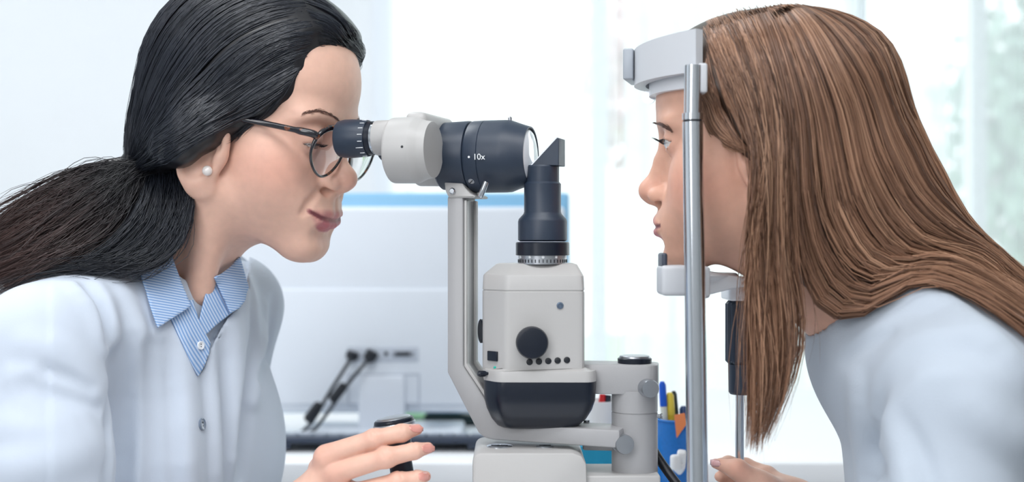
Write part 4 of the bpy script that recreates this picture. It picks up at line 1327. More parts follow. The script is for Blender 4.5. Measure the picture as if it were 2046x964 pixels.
# coat
Vc, Qc = sdf_mesh(doc_coat, P(-200, 1250, .05) - [0, .22, 0], P(640, 430, .05) + [0, .32, 0], .0030, project=2)
coat = link('coat', np_mesh('coat', Vc, Qc), M_COAT, DOCR); tag(coat, 'white buttoned coat')
cuff_fn = lambda x, y, z: cap(x, y, z, hp(430, 1160, -.003), hp(96 + 100, 1230, -.04), .034, .046)
Vs, Qs = sdf_mesh(lambda x, y, z: chain(x, y, z, [hp(425, 1150, .0), hp(320, 1200, -.02), P(96, 1180, -.10)], [.032, .042, .052], .02), np.array(hp(-120, 1340)) - [0, .08, 0], np.array(hp(480, 1060)) + [0, .06, 0], .004)
link('coat_sleeve', np_mesh('sleeve', Vs, Qs), M_COAT, DOCR)
M_STRIPE = striped('striped_shirt', srgb(196, 214, 240), srgb(128, 166, 216), 2 * math.pi / .0022, (.25, 0, 1.0))
M_STRIPE2 = striped('striped_shirt_vertical', srgb(196, 214, 240), srgb(128, 166, 216), 2 * math.pi / .0022, (1.0, 0, .45))
M_SHIRT = mat('shirt_inside', srgb(206, 220, 242), rough=.85, spec=.2, noise=.02, bump=.1, bscale=900)
coll_fn = lambda x, y, z: np.minimum(doc_coat_solid(x, y, z), doc_head(x, y, z) + .004)
pp_ = patch('shirt_front', [(338, 628), (360, 600), (386, 600), (398, 640), (421, 686), (418, 708), (408, 734), (397, 752), (384, 728), (366, 690)], coll_fn, .0030, .0012, M_STRIPE2, DOCR, cell=6)
patch('collar_stand', [(420, 556), (442, 575), (468, 622), (430, 652), (412, 670), (396, 650), (408, 600)], coll_fn, .0022, .0012, M_STRIPE2, DOCR, cell=6)
patch('shirt_collar', [(282, 550), (300, 515), (322, 478), (338, 492), (350, 530), (366, 572), (384, 612), (350, 634), (319, 654), (306, 620), (294, 584)], coll_fn, .0062, .0016, M_STRIPE, DOCR, cell=6, lift=lambda q: .004 * np.clip((q[:, 1] - 560) / 90, 0, 1))
patch('shirt_collar', [(430, 556), (452, 540), (482, 516), (490, 545), (499, 574), (495, 584), (492, 600), (480, 616), (462, 626), (450, 600)], coll_fn, .0060, .0016, M_STRIPE, DOCR, cell=6, lift=lambda q: .004 * np.clip((q[:, 0] - 450) / 50, 0, 1))
def button(px, py, r, m, fn, off):
    w = cast(fn, [(px, py)]); g_ = grad(fn, w, .002)[0]; g_ /= np.linalg.norm(g_)
    o = link('button', lathe([(0, r * .9), (.0008, r), (.0018, r), (.0022, r * .85), (.0018, r * .6), (.0017, .0001)], w[0] + g_ * off, g_, 24), m, DOCR, auto=40)
    for sx in (-1, 1):
        h_ = w[0] + g_ * (off + .0017) + np.array([0, 0, sx * r * .28])
        link('button_hole', lathe([(0, r * .13), (.0003, r * .12)], h_, g_, 8), M_BLACK, o, smooth=False)
button(399, 849, .0056, mat('button_smoky', srgb(120, 132, 150), rough=.2, coat=.6, noise=.1, nscale=80), doc_coat_solid, .0016)
button(395, 691, .0040, mat('button_white', srgb(235, 240, 246), rough=.2, coat=.6, noise=.02), coll_fn, .0030)

# ---------------- patient
P_NA, P_NB = P(1566, 462, -.045), P(1758, 628, -.05)
pf = np.array([-math.cos(math.radians(14)), math.sin(math.radians(14)), 0]); pl_ = np.array([-pf[1], pf[0], 0])
if pl_[1] > 0: pl_ = -pl_
Cps = P(1960, 1080, -.05)
def pat_torso(x, y, z):
    X, Y, Z = x - Cps[0], y - Cps[1], z - Cps[2]
    a = X * pf[0] + Y * pf[1]; b = X * pl_[0] + Y * pl_[1]
    lean = math.radians(14); c_, s_2 = math.cos(lean), math.sin(lean)
    a2 = a * c_ - Z * s_2; z2 = a * s_2 + Z * c_
    d = ell(a2, b, z2, (0, 0, 0), (.105, .145, .22))
    d = smin(d, ell(a2, np.abs(b), z2, (.045, .055, -.02), (.050, .06, .07)), .05)
    ns, fs_ = P(1905, 790, -.165), P(1870, 720, .075)
    d = smin(d, cap(x, y, z, ns, P(1800, 690, -.055), .052, .056), .05)
    d = smin(d, cap(x, y, z, fs_, P(1800, 690, -.045), .050, .056), .05)
    d = smin(d, cap(x, y, z, P(1800, 690, -.05), P(2100, 860, -.05), .060, .11), .06)
    na = chain(x, y, z, [ns, P(1885, 1010, -.185), P(1835, 1200, -.17)], [.054, .050, .046], .01)
    d = smin(d, na, .020)
    fa = chain(x, y, z, [fs_, P(1790, 1040, .09), P(1720, 1150, .07)], [.050, .046, .042], .01)
    d = smin(d, fa, .03)
    return d
pat_rid = [
    ([(1990, 706), (1900, 694), (1825, 708), (1776, 755)], .014, .0035, .016, -1),
    ([(1758, 780), (1748, 860), (1760, 1000)], .010, .0070, .012, -1),
    ([(1800, 870), (1826, 930), (1850, 1000)], .012, .0050, .014, -1),
    ([(1778, 850), (1800, 910), (1822, 1000)], .010, .0040, .012, 1),
    ([(1840, 590), (1900, 615), (1975, 668), (2040, 730)], .012, .0040, .016, 1),
    ([(1712, 780), (1720, 860), (1728, 1000)], .012, .0040, .014, 1),
    ([(1960, 820), (2000, 860), (2050, 885)], .014, .0040, .016, 1),
    ([(1690, 720), (1730, 690), (1775, 668)], .006, .0025, .008, -1),
]
pat_folds = []
for pix, r_, amt, k, sgn in pat_rid:
    pts, rr = ridge(pat_torso, pix, r_, amt, sgn); pat_folds.append((pts, rr, k, sgn))
nd = (P_NB - P_NA) / np.linalg.norm(P_NB - P_NA)
NCUT = P(1718, 668, -.05)
def pat_sweater(x, y, z):
    d = pat_torso(x, y, z)
    for pts, rr, k, sgn in pat_folds:
        e = chain(x, y, z, pts, rr)
        d = smin(d, e, k) if sgn > 0 else smax(d, -e, k)
    t = (x - NCUT[0]) * nd[0] + (y - NCUT[1]) * nd[1] + (z - NCUT[2]) * (nd[2])
    nk = cap(x, y, z, P_NA, P_NB + nd * .05, .0535, .062)
    band = np.maximum(nk, -(t - .000))
    d = smin(d, band, .012)
    d = smax(d, -np.maximum(nk + .0045, t - .02), .003)
    return d
def pat_head(x, y, z):
    lx, ly, lz = to_local(x, y, z, P_R, P_O)
    d = P_S * head_sdf(lx / P_S, ly / P_S, lz / P_S, PAT)
    d = smin(d, cap(x, y, z, P_NA, P_NB, .050, .056), .025)
    return d
PATR = empty('person', P(1900, 1800, -.05) * [1, 1, 0], 'brown-haired woman in pale top resting her head in the frame', 'person')
SK_P = (.70, .405, .30); BL_P = (.68, .29, .22); LIP_P = (.50, .17, .18)
Vh, Qh = sdf_mesh(pat_head, P_O - [.15, .14, .20], P_O + [.19, .14, .15], .0018)
Ch = face_color((Vh - P_O) @ P_R / P_S, PAT, SK_P, BL_P, LIP_P)
Vb_, Qb_ = sdf_mesh(lambda x, y, z: pat_torso(x, y, z) + .016, P(1560, 1260, -.05) - [0, .24, 0], P(2300, 520, -.05) + [0, .22, 0], .007, project=1)
GY = .012
def gp_(px, py, dy=0.0): return tuple(P(px, py, GY + dy))
KG = sc(GY)
def pat_hand(x, y, z):
    d = chain(x, y, z, [gp_(1430, 927, -.002), gp_(1474, 939, -.008), gp_(1522, 978, -.004)], [10 * KG, 19 * KG, 24 * KG], .006)
    d = smin(d, cap(x, y, z, gp_(1522, 978, -.004), gp_(1590, 1010, .012), 25 * KG, 34 * KG), .02)
    pal = cap(x, y, z, gp_(1530, 960, .030), gp_(1590, 1010, .018), 26 * KG, 36 * KG)
    d = smin(d, pal, .015)
    for i in range(4):
        oy = i * 27
        f = chain(x, y, z, [gp_(1532, 950 + oy, .036), gp_(1490, 932 + oy, .052), gp_(1455, 926 + oy, .044), gp_(1437, 926 + oy, .032)], [19 * KG, 16 * KG, 14 * KG, 10 * KG], .004)
        d = smin(d, f, .006)
    d = smin(d, chain(x, y, z, [gp_(1590, 1015, .015), gp_(1680, 1120, .02), gp_(1760, 1160, .06)], [34 * KG, 40 * KG, 60 * KG], .01), .03)
    return d
Vhd, Qhd = sdf_mesh(pat_hand, np.array(gp_(1400, 1220)) - [0, .06, 0], np.array(gp_(1830, 890)) + [0, .13, 0], .0016)
V, Q, C = join_parts([(Vh, Qh, Ch), (Vb_, Qb_, np.repeat(np.array(SK_P)[None], len(Vb_), 0)), (Vhd, Qhd, hand_color(Vhd, [(gp_(1474, 939, -.02), .012, .4), (gp_(1430, 927), .01, .5)], (.74, .45, .345), BL_P))])
me = np_mesh('patient_body', V, Q); set_colors(me, C)
PB = link('body', me, M_SKIN, PATR)
patch('thumbnail', [(1419, 919), (1428, 918), (1438, 921), (1440, 929), (1436, 934), (1424, 933), (1419, 929)], pat_hand, .0002, .0007, mat('thumb_nail', srgb(205, 160, 160), rough=.25, coat=.4, noise=.02), PATR, cell=4)
Vc, Qc = sdf_mesh(pat_sweater, P(1560, 1260, -.05) - [0, .24, 0], P(2300, 520, -.05) + [0, .22, 0], .0034)
sw = link('sweater', np_mesh('sweater', Vc, Qc), M_SWEATER, PATR); tag(sw, 'pale grey white long-sleeved top')

# ---------------- eyes, brows, lashes, glasses, earring
def eyeball(R, o, s, prm, sy, gaze, parent, iris):
    c = HW(R, o, (prm.get('eyex', .0725), sy * .031, -.001 + prm.get('ez', 0)), s)
    g_ = R @ np.array(gaze, float); g_ /= np.linalg.norm(g_)
    r = .0122 * s
    prof = []
    for a_ in np.linspace(0, math.pi, 28):
        rr = r * (1.0 + .05 * math.exp(-((math.pi - a_) / .42) ** 2))
        prof.append((-rr * math.cos(a_), rr * math.sin(a_)))
    me = lathe(prof, c, g_, 32, cap=False)
    o_ = link('eyeball', me, mat('sclera', srgb(225, 222, 220), rough=.1, coat=.8, noise=.02), parent)
    me.materials.append(mat('iris', iris, rough=.1, coat=1.0, noise=.25, nscale=900)); me.materials.append(mat('pupil', srgb(8, 8, 10), rough=.05, coat=1.0, noise=.02))
    for p_ in me.polygons:
        d_ = (np.array(p_.center) - c); a_ = math.acos(np.clip(d_ @ g_ / np.linalg.norm(d_), -1, 1))
        p_.material_index = 2 if a_ < .20 else (1 if a_ < .50 else 0)
for sy in (-1, 1):
    eyeball(D_R, D_O, D_S, DOC, sy, (1, 0, -.35), DOCR, srgb(70, 52, 40))
    eyeball(P_R, P_O, P_S, PAT, sy, (1, 0, 0.0), PATR, srgb(90, 105, 110))

def strands_mesh(paths, radii, sides=3, taper=True):
    """many thin tubes in one mesh: paths (n, m, 3), radii (n,)"""
    paths = np.asarray(paths, float); n, m, _ = paths.shape
    T = np.gradient(paths, axis=1); T /= np.linalg.norm(T, axis=2, keepdims=True) + 1e-12
    ref = np.where(np.abs(T[..., 1:2]) > .9, np.array([1.0, 0, 0]), np.array([0, 1.0, 0]))
    S = np.cross(T, ref); S /= np.linalg.norm(S, axis=2, keepdims=True) + 1e-12
    N = np.cross(S, T)
    t = np.linspace(0, 1, m)
    prof = (np.clip((1 - t) / .25, .12, 1) * np.clip(t / .06 + .5, 0, 1)) if taper else np.ones(m)
    R_ = np.asarray(radii)[:, None] * prof[None]
    V = []
    for k in range(sides):
        a_ = 2 * math.pi * k / sides
        V.append(paths + (S * math.cos(a_) + N * math.sin(a_)) * R_[..., None])
    V = np.stack(V, 2).reshape(-1, 3)                    # n, m, sides
    base = (np.arange(n)[:, None, None] * m + np.arange(m - 1)[None, :, None]) * sides
    k = np.arange(sides)[None, None, :]; k2 = (k + 1) % sides
    Q = np.stack([base + k, base + k2, base + sides + k2, base + sides + k], -1).reshape(-1, 4)
    return V, Q

M_BROWH = mat('brow_hair_dark', srgb(104, 76, 66), rough=.6, noise=.1)
def brow(fn, R, o, s, pix, parent, n, mirror, rad=.00022, spread=5.0, seed=3, direc=(1, -.10), L=9):
    r = np.random.default_rng(seed)
    path = smooth_path(np.array(pix, float), 60)
    st = []
    for i in range(n):
        t = r.uniform(0, 1); k = int(t * 59)
        wdt = spread * (1 - .75 * abs(t - .62) / .62) 
        p0 = path[k] + np.array([0, 1]) * r.normal(0, .33) * wdt
        d_ = path[max(k - 1, 0)] - path[min(k + 1, 59)]; d_ /= np.linalg.norm(d_)
        d_ = d_ * direc[0] + np.array([0, direc[1]]) * r.uniform(.2, 1.0); d_ /= np.linalg.norm(d_)
        l_ = L * r.uniform(.6, 1.1)
        st.append([p0, p0 + d_ * l_ * .5, p0 + d_ * l_ + np.array([0, l_ * .15])])
    W = cast(fn, np.array(st).reshape(-1, 2)).reshape(n, 3, 3)
    W[:, 1] += np.array([0, -.0006, 0]); W[:, 2] += np.array([0, -.0004, 0])
    if mirror:
        Lc = (W - o) @ R; Lc[..., 1] *= -1; W2 = Lc @ R.T + o
    V, Q = strands_mesh(W, np.full(n, rad))
    link('eyebrow', np_mesh('brow', V, Q), M_BROWH, parent)
    if mirror:
        V, Q = strands_mesh(W2, np.full(n, rad)); link('eyebrow', np_mesh('brow', V, Q), M_BROWH, parent)
brow(doc_head, D_R, D_O, D_S, [(677, 241), (662, 230), (640, 222), (620, 223), (600, 230)], DOCR, 210, True, spread=6)
brow(pat_head, P_R, P_O, P_S, [(1312, 247), (1322, 250), (1334, 256), (1346, 264)], PATR, 200, True, spread=7, seed=4)
def lashes(R, o, s, prm, parent, up=.006, seed=1):
    r = np.random.default_rng(seed)
    for sy in (-1, 1):
        st = []
        e = np.array([prm.get('eyex', .0725), sy * .031, -.001 + prm.get('ez', 0)])
        zt = prm.get('eyez', 0) + prm.get('open', .004)
        for i in range(34):
            t = -1 + 2 * i / 33
            yy = t * .0115
            zz = prm.get('eyez', 0) + prm.get('open', .004) * (1 - t * t)
            xx = math.sqrt(max(.0136 ** 2 - yy ** 2 - zz ** 2, 1e-6))
            p0 = e + np.array([xx, sy * yy, zz])
            d_ = np.array([1.0, sy * t * .7, -.25]); d_ /= np.linalg.norm(d_)
            l_ = up * r.uniform(.8, 1.15)
            p1 = p0 + d_ * l_ * .55; p2 = p0 + d_ * l_ + np.array([.0005, 0, l_ * .45])
            st.append([HW(R, o, q, s) for q in (p0, p1, p2)])
        V, Q = strands_mesh(np.array(st), np.full(len(st), .00028))
        link('eyelashes', np_mesh('lashes', V, Q), mat('lash_black', srgb(20, 18, 22), rough=.5, noise=.05), parent)
lashes(D_R, D_O, D_S, DOC, DOCR)
lashes(P_R, P_O, P_S, PAT, PATR, up=.0085, seed=2)

# glasses (rest on the doctor's nose)
GL = empty('eyeglasses', HW(D_R, D_O, (.09, 0, -.01), D_S), 'tortoiseshell eyeglasses on the nose of the dark-haired woman', 'eyeglasses')
def tortoise(name):
    m = mat(name, srgb(24, 22, 26), rough=.15, coat=.6)
    nt = m.node_tree; tc = [q for q in nt.nodes if q.type == 'TEX_COORD'][0]
    n_ = nt.nodes.new('ShaderNodeTexNoise'); n_.inputs['Scale'].default_value = 130; n_.inputs['Detail'].default_value = 2
    nt.links.new(tc.outputs['Object'], n_.inputs['Vector'])
    cr_ = nt.nodes.new('ShaderNodeValToRGB')
    cr_.color_ramp.elements[0].position = .57; cr_.color_ramp.elements[0].color = srgb(26, 26, 34)
    cr_.color_ramp.elements[1].position = .70; cr_.color_ramp.elements[1].color = srgb(150, 84, 48)
    nt.links.new(n_.outputs['Fac'], cr_.inputs[0]); nt.links.new(cr_.outputs[0], nt.nodes['Principled BSDF'].inputs['Base Color'])
    return m
M_TORT = tortoise('tortoiseshell')
M_LENSG = bpy.data.materials.new('spectacle_lens'); M_LENSG.use_nodes = True
_nt = M_LENSG.node_tree; _nt.nodes.clear()
_o = _nt.nodes.new('ShaderNodeOutputMaterial'); _t = _nt.nodes.new('ShaderNodeBsdfTransparent'); _t.inputs[0].default_value = (.95, .96, 1, 1); _g = _nt.nodes.new('ShaderNodeBsdfGlossy')
_g.inputs['Roughness'].default_value = .02; _mx = _nt.nodes.new('ShaderNodeMixShader'); _fr = _nt.nodes.new('ShaderNodeFresnel'); _fr.inputs[0].default_value = 1.6
_ma = _nt.nodes.new('ShaderNodeMath'); _ma.operation = 'MULTIPLY_ADD'; _ma.inputs[1].default_value = 1.5; _ma.inputs[2].default_value = .10
_nt.links.new(_fr.outputs[0], _ma.inputs[0]); _nt.links.new(_ma.outputs[0], _mx.inputs[0])
_nt.links.new(_t.outputs[0], _mx.inputs[1]); _nt.links.new(_g.outputs[0], _mx.inputs[2]); _nt.links.new(_mx.outputs[0], _o.inputs[0])
GLX, GLZ = .1015, -.0165
def rim_pt(sy, t, k=1.0):
    """panto lens outline in the head frame"""
    a_ = t
    ux = .0255 * math.cos(a_); uz = .0225 * math.sin(a_)
    if uz > 0: uz *= .90; ux *= 1.0 + .10 * math.sin(a_) ** 2
    else: ux *= 1 - .22 * (math.sin(a_) ** 2)
    yl = .0335 + ux * k
    return np.array([GLX - .10 * (uz * k * -1) - 1.6 * (yl - .02) ** 2 - .03 * max(yl - .02, 0), sy * yl, GLZ + uz * k])
for sy in (-1, 1):
    ring = [HW(D_R, D_O, rim_pt(sy, t), D_S) for t in np.linspace(0, 2 * math.pi, 64, endpoint=False)]
    rads = [.0013 + .0017 * max(0, math.sin(t)) for t in np.linspace(0, 2 * math.pi, 64, endpoint=False)]
    link('rim', tube(ring, .0016, 10, closed=True, rs=rads), M_TORT, GL)
    Vl, Fl = [], []
    for i in range(9):
        for j in range(40):
            q = rim_pt(sy, 2 * math.pi * j / 40, max(i / 8, 1e-3)); q[0] += .0022 * (1 - (i / 8) ** 2)
            Vl.append(HW(D_R, D_O, q, D_S))
    for i in range(8):
        for j in range(40):
            Fl.append((i * 40 + j, i * 40 + (j + 1) % 40, (i + 1) * 40 + (j + 1) % 40, (i + 1) * 40 + j))
    link('lens', mesh_from(Vl, Fl), M_LENSG, GL)
    e0 = rim_pt(sy, math.radians(28))
    hg = [e0 + np.array([-.001, 0, .0]), e0 + np.array([-.004, sy * .0048, .0030])]
    tpth = smooth_path([e0 + np.array([.0005, sy * .0005, .001]), e0 + np.array([-.0020, sy * .0050, .0025]), e0 + np.array([-.012, sy * .0080, .0026]), e0 + np.array([-.05, sy * .0120, .0020]), np.array([.016, sy * .0775, -.007]), np.array([-.004, sy * .0800, -.016]), np.array([-.014, sy * .078, -.036])], 40)
    me = tube([HW(D_R, D_O, q, D_S) for q in tpth], .0018, 10, rs=[.0035 if i < 14 else .0027 for i in range(40)])
    link('temple', me, M_TORT, GL)
    p_ = HW(D_R, D_O, e0 + np.array([.0012, sy * .0015, .0018]), D_S)
    link('hinge_rivet', lathe([(-.001, .0011), (.0014, .0011), (.0018, .0006)], p_, D_R @ np.array([.9, sy * .4, 0]), 12), M_CHROME, GL)
bp = [HW(D_R, D_O, q, D_S) for q in smooth_path([rim_pt(-1, math.radians(150)), np.array([GLX + .002, 0, GLZ + .0125]), rim_pt(1, math.radians(150))], 16)]
link('bridge', tube(bp, .0019, 10), M_TORT, GL)

# pearl earring on the lobe
ew = cast(doc_head, [(416, 342)])[0]
ER = empty('pearl_earring', ew, 'white pearl stud earring in the earlobe beside the dark ponytail', 'earring')
pearl = lathe([(-.0046 * math.cos(a_), .0046 * math.sin(a_)) for a_ in np.linspace(0, math.pi, 20)], ew + np.array([0, -.0035, 0]), (0, -1, 0), 28, cap=False)
link('pearl', pearl, mat('pearl', srgb(236, 230, 226), rough=.12, coat=1.0, sub=.2, subr=(.003, .003, .003), noise=.03), ER)
link('post', lathe([(0, .0012), (.004, .0012)], ew + np.array([0, .0005, 0]), (0, -1, 0), 10), M_STEEL, ER)
# ------------------------------------------------------------------ hair
def attr_hair(name, rough, spec=.5):
    m = mat(name, (.05, .04, .04), rough=rough, spec=spec)
    nt = m.node_tree
    a = nt.nodes.new('ShaderNodeAttribute'); a.attribute_name = 'Col'
    nt.links.new(a.outputs['Color'], nt.nodes['Principled BSDF'].inputs['Base Color'])
    return m
M_HAIR_D = attr_hair('hair_black', .33)
M_HAIR_P = attr_hair('hair_brown', .38, .45)

def hairline_cap(prm, R, o, s, xs, zs, thick, feather, extra=None, k=.03):
    """scalp hair volume that grows out of the skin along the hairline"""
    def fn(x, y, z):
        lx, ly, lz = to_local(x, y, z, R, o)
        lx, ly, lz = lx / s, ly / s, lz / s
        ay = np.abs(ly)
        lx0 = lx; lx = np.where(lx < -.01, -.01 + (lx + .01) / prm.get('back', 1.0), lx)
        d = ell(lx, ay, np.where(lz > .02, .02 + (lz - .02) / prm.get('top', 1.0), lz), (-.010, 0, .032), (.096, .074, .082))
        d = smin(d, ell(lx, ay, lz, (.030, 0, .034), (.059, .060, .062 * prm.get('top', 1.0))), .03)
        d = smin(d, ell(lx, ay, lz, (-.02, 0, -.03), (.066, .060, .06)), .03)
        h = np.interp(lx0, xs, zs) + .012 * np.clip((.02 - ay) / .02, 0, 1) * 0
        w = np.clip((lz - h) / feather, 0, 1); w = w * w * (3 - 2 * w)
        t = -.012 + (thick + .012) * w
        d = (d - t) * s
        if extra is not None:
            d = smin(d, extra(x, y, z), k)
        return d
    return fn

# --- doctor: swept back into a low ponytail
TIE = P(272, 334, .050)
def sunk(fn, pix, depth):
    W = cast(fn, pix); g = grad(fn, W, .003); g /= np.linalg.norm(g, axis=1)[:, None]
    return [tuple(w) for w in W - g * np.array(depth)[:, None]]
LOCK_D = sunk(doc_head, [(592, 128), (548, 172), (500, 204), (450, 232), (400, 258), (352, 288)], [.007, .010, .012, .013, .006, .002]) + [tuple(P(300, 318, .045))]
def d_extra(x, y, z):
    a = HW(D_R, D_O, (-.046, -.01, .012), D_S)
    d = chain(x, y, z, [a, P(338, 282, .062), TIE], [.044, .031, .015], .01)
    d = smin(d, chain(x, y, z, LOCK_D, [.004, .013, .020, .022, .024, .020, .014], .004), .012)
    return smin(d, np.minimum(chain(x, y, z, [P(325, 335, .045), P(335, 420, .035), P(285, 500, .02)], [.024, .024, .016], .01), chain(x, y, z, [P(285, 345, .05), P(255, 410, .04), P(200, 470, .03)], [.014, .022, .018], .01)), .02)
doc_hair = hairline_cap(DOC, D_R, D_O, D_S, [-.2, -.045, -.02, .005, .025, .045, .062, .078, .095], [-.09, -.075, -.045, -.012, .006, .022, .040, .058, .066], .012, .034, d_extra, .035)
tail_fn = lambda x, y, z: np.minimum(doc_hair(x, y, z), chain(x, y, z, [TIE, P(215, 372, .04), P(130, 425, .03), P(40, 485, .02), P(-40, 530, .015)], [.014, .026, .030, .030, .026], .02))
Vc, Qc = sdf_mesh(doc_hair, D_O - [.20, .16, .16], D_O + [.16, .16, .16], .0032, project=1)
Lc = (Vc - D_O) @ D_R / D_S
def cap_colors(n, c): return np.repeat(np.array(c)[None], n, 0)
me = np_mesh('hair_cap', Vc, Qc); set_colors(me, cap_colors(len(Vc), (.010, .010, .013)))
HD = link('hair', me, M_HAIR_D, DOCR); tag(HD, 'black hair gathered into a low ponytail')
Vt, Qt = sdf_mesh(lambda x, y, z: chain(x, y, z, [TIE, P(215, 376, .045), P(130, 432, .035), P(40, 490, .025), P(-60, 540, .015)], [.012, .022, .025, .026, .022], .02), P(-120, 640, .02) - [0, .05, 0], P(320, 290, .02) + [0, .08, 0], .004)
me = np_mesh('tail_core', Vt, Qt); set_colors(me, cap_colors(len(Vt), (.014, .010, .011)))
link('ponytail', me, M_HAIR_D, DOCR)

def lift_guides(fn, guides, m=15):
    """guide polylines: (px, py) points are laid on the hair volume, (px, py, Y) stand at that depth"""
    out = []
    for g in guides:
        pts = []
        flat = [q for q in g if len(q) == 2]
        W = []
        if flat:
            w = cast(fn, flat)
            for _ in range(3):
                f = evalp(fn, w); gr = grad(fn, w, .002); gr /= np.linalg.norm(gr, axis=1)[:, None] + 1e-9
                w = w - gr * f[:, None]
            W = list(w)
        for q in g:
            pts.append(W.pop(0) if len(q) == 2 else P(*q))
        # even spacing
        sp = smooth_path(pts, 80)
        L = np.concatenate([[0], np.cumsum(np.linalg.norm(np.diff(sp, axis=0), axis=1))])
        u = np.linspace(0, L[-1], m)
        out.append(np.stack([np.interp(u, L, sp[:, k]) for k in range(3)], 1))
    return np.array(out)

def groom(fn, guides, n, clumps, rad, thick, jit, colfn, seed, project=True, frizz=0.0, u0=0.0, u1=1.0, start=(0, .0), end=(1, .0), clump_pull=.6):
    r = np.random.default_rng(seed)
    G = guides; g, m, _ = G.shape
    cu = np.sort(r.uniform(u0, u1, clumps)); cj = r.normal(0, 1, (clumps, 3)) * jit * 1.6; cb = r.uniform(0, 1, clumps); cl = r.uniform(0, 1, clumps)
    ci = r.integers(0, clumps, n)
    us = np.clip(cu[ci] + r.normal(0, .45 / clumps, n), 0, 1)
    def at(u):
        q = np.clip(u * (g - 1), 0, g - 1 - 1e-6); i = q.astype(int); f = (q - i)[:, None, None]
        return G[i] * (1 - f) + G[i + 1] * f
    S = at(us)
    Cc = at(cu)[ci]
    t = np.linspace(0, 1, m)[None, :, None]
    S = S * (1 - clump_pull * t) + Cc * clump_pull * t
    ph = r.uniform(0, 6.28, (n, 1, 3)); fq = r.uniform(.6, 1.6, (n, 1, 1))
    S = S + cj[ci][:, None, :] * (t ** .7) + np.sin(ph + t * 6.28 * fq) * jit * .28 * np.minimum(t * 3, 1)
    if frizz:
        fr = r.uniform(0, 1, (n, 1, 1)) ** 6
        S = S + fr * frizz * r.normal(0, 1, (n, 1, 3)) * t ** 1.2 + fr * frizz * .6 * np.sin(ph * 2 + t * 9 * fq)
    off = thick * (cl[ci] * .6 + r.uniform(0, .4, n))
    if project:
        flat = S.reshape(-1, 3)
        o_ = (off[:, None] * np.minimum(np.linspace(.1, 4.1, m), 1)[None]).ravel()
        for _ in range(2):
            f = evalp(fn, flat)
            need = f < o_
            idx = np.where(need & (f > -.05))[0]
            if len(idx):
                q_ = flat[idx]; gr = np.stack([evalp(fn, q_ + np.eye(3)[k] * .001) - f[idx] for k in range(3)], 1); gr /= np.linalg.norm(gr, axis=1)[:, None] + 1e-9
                flat[idx] += gr * (o_[idx] - f[idx])[:, None] * .9
        S = flat.reshape(n, m, 3)
    # random start and end along the strand
    a = r.uniform(0, start[1], n) + start[0] if start[1] else np.full(n, float(start[0]))
    b = end[0] - (r.uniform(0, 1, n) ** 1.5) * end[1]
    tt = a[:, None] + (b - a)[:, None] * np.linspace(0, 1, m)[None]
    q = np.clip(tt * (m - 1), 0, m - 1 - 1e-6); i = q.astype(int); f = (q - i)[..., None]
    ar = np.arange(n)[:, None]
    S = S[ar, i] * (1 - f) + S[ar, np.minimum(i + 1, m - 1)] * f
    rr = rad * r.uniform(.7, 1.3, n)
    V, Q = strands_mesh(S, rr)
    col = colfn(np.repeat(cb[ci], m).reshape(n, m), r.uniform(0, 1, (n, 1)), tt)
    col = np.repeat(col.reshape(n * m, 3), 3, 0)
    return V, Q, col
def merge(name, lst, m, parent, label=None):
    V, Q, C = join_parts(lst)
    me = np_mesh(name, V, Q); set_colors(me, C)
    o = link(name, me, m, parent); o['kind'] = 'stuff'
    if label: o['label'] = label
    return o
def ramp(a, b, t): return a + (b - a) * t[..., None]
def col_d(cb, sr, tt):
    base = np.array([.009, .012, .019]); hi = np.array([.026, .031, .044]); red = np.array([.055, .026, .022])
    c = base + (hi - base) * (.55 * cb + .45 * sr)[..., None]
    return c
def col_dtail(cb, sr, tt):
    base = np.array([.012, .012, .016]); red = np.array([.125, .062, .052])
    w = np.clip((tt - .25) / .6, 0, 1) * (.35 + .65 * cb) * (.6 + .4 * sr)
    return base + (red - base) * w[..., None]
GA = lift_guides(doc_hair, [
    [(540, -90), (430, -75), (330, -25), (262, 70), (238, 160), (238, 250), (258, 322)],
    [(560, -45), (470, -40), (390, -5), (325, 70), (288, 160), (268, 250), (264, 322)],
    [(610, -12), (520, -5), (430, 40), (360, 120), (312, 210), (280, 280), (266, 330)],
    [(612, 25), (540, 40), (450, 90), (385, 160), (330, 235), (290, 295), (268, 334)],
    [(628, 75), (560, 90), (480, 140), (410, 200), (350, 258), (300, 305), (270, 337)],
    [(612, 118), (560, 145), (490, 190), (425, 235), (362, 278), (308, 315), (272, 340)],
    [(582, 168), (540, 205), (480, 238), (425, 264), (372, 292), (318, 322), (275, 343)],
])
parts = [groom(doc_hair, GA, 5200, 170, .00033, .0035, .0011, col_d, 21, start=(0, .25), frizz=.003)]
GD = lift_guides(doc_hair, [
    [(600, -20), (650, 5), (690, 50), (716, 105), (728, 160)],
    [(612, 20), (655, 38), (690, 75), (714, 118), (727, 164)],
    [(632, 70), (660, 78), (690, 98), (712, 130), (726, 166)],
    [(640, 100), (664, 98), (690, 112), (710, 138), (724, 168)],
])
parts.append(groom(doc_hair, GD, 900, 30, .00036, .004, .0009, col_d, 22, start=(0, .15), frizz=.004, clump_pull=.4))
# baby hair on the temple
GT = lift_guides(lambda x, y, z: np.minimum(doc_head(x, y, z) - .0006, doc_hair(x, y, z)), [
    [(600, 132), (580, 172), (560, 202), (540, 222)],
    [(575, 180), (556, 205), (532, 226), (505, 244)],
    [(530, 222), (505, 246), (480, 262), (462, 272)],
    [(500, 246), (480, 264), (468, 278), (456, 288)]])
parts.append(groom(doc_head, GT, 420, 160, .00016, .0012, .0012, col_d, 23, end=(1, .5), clump_pull=.2))
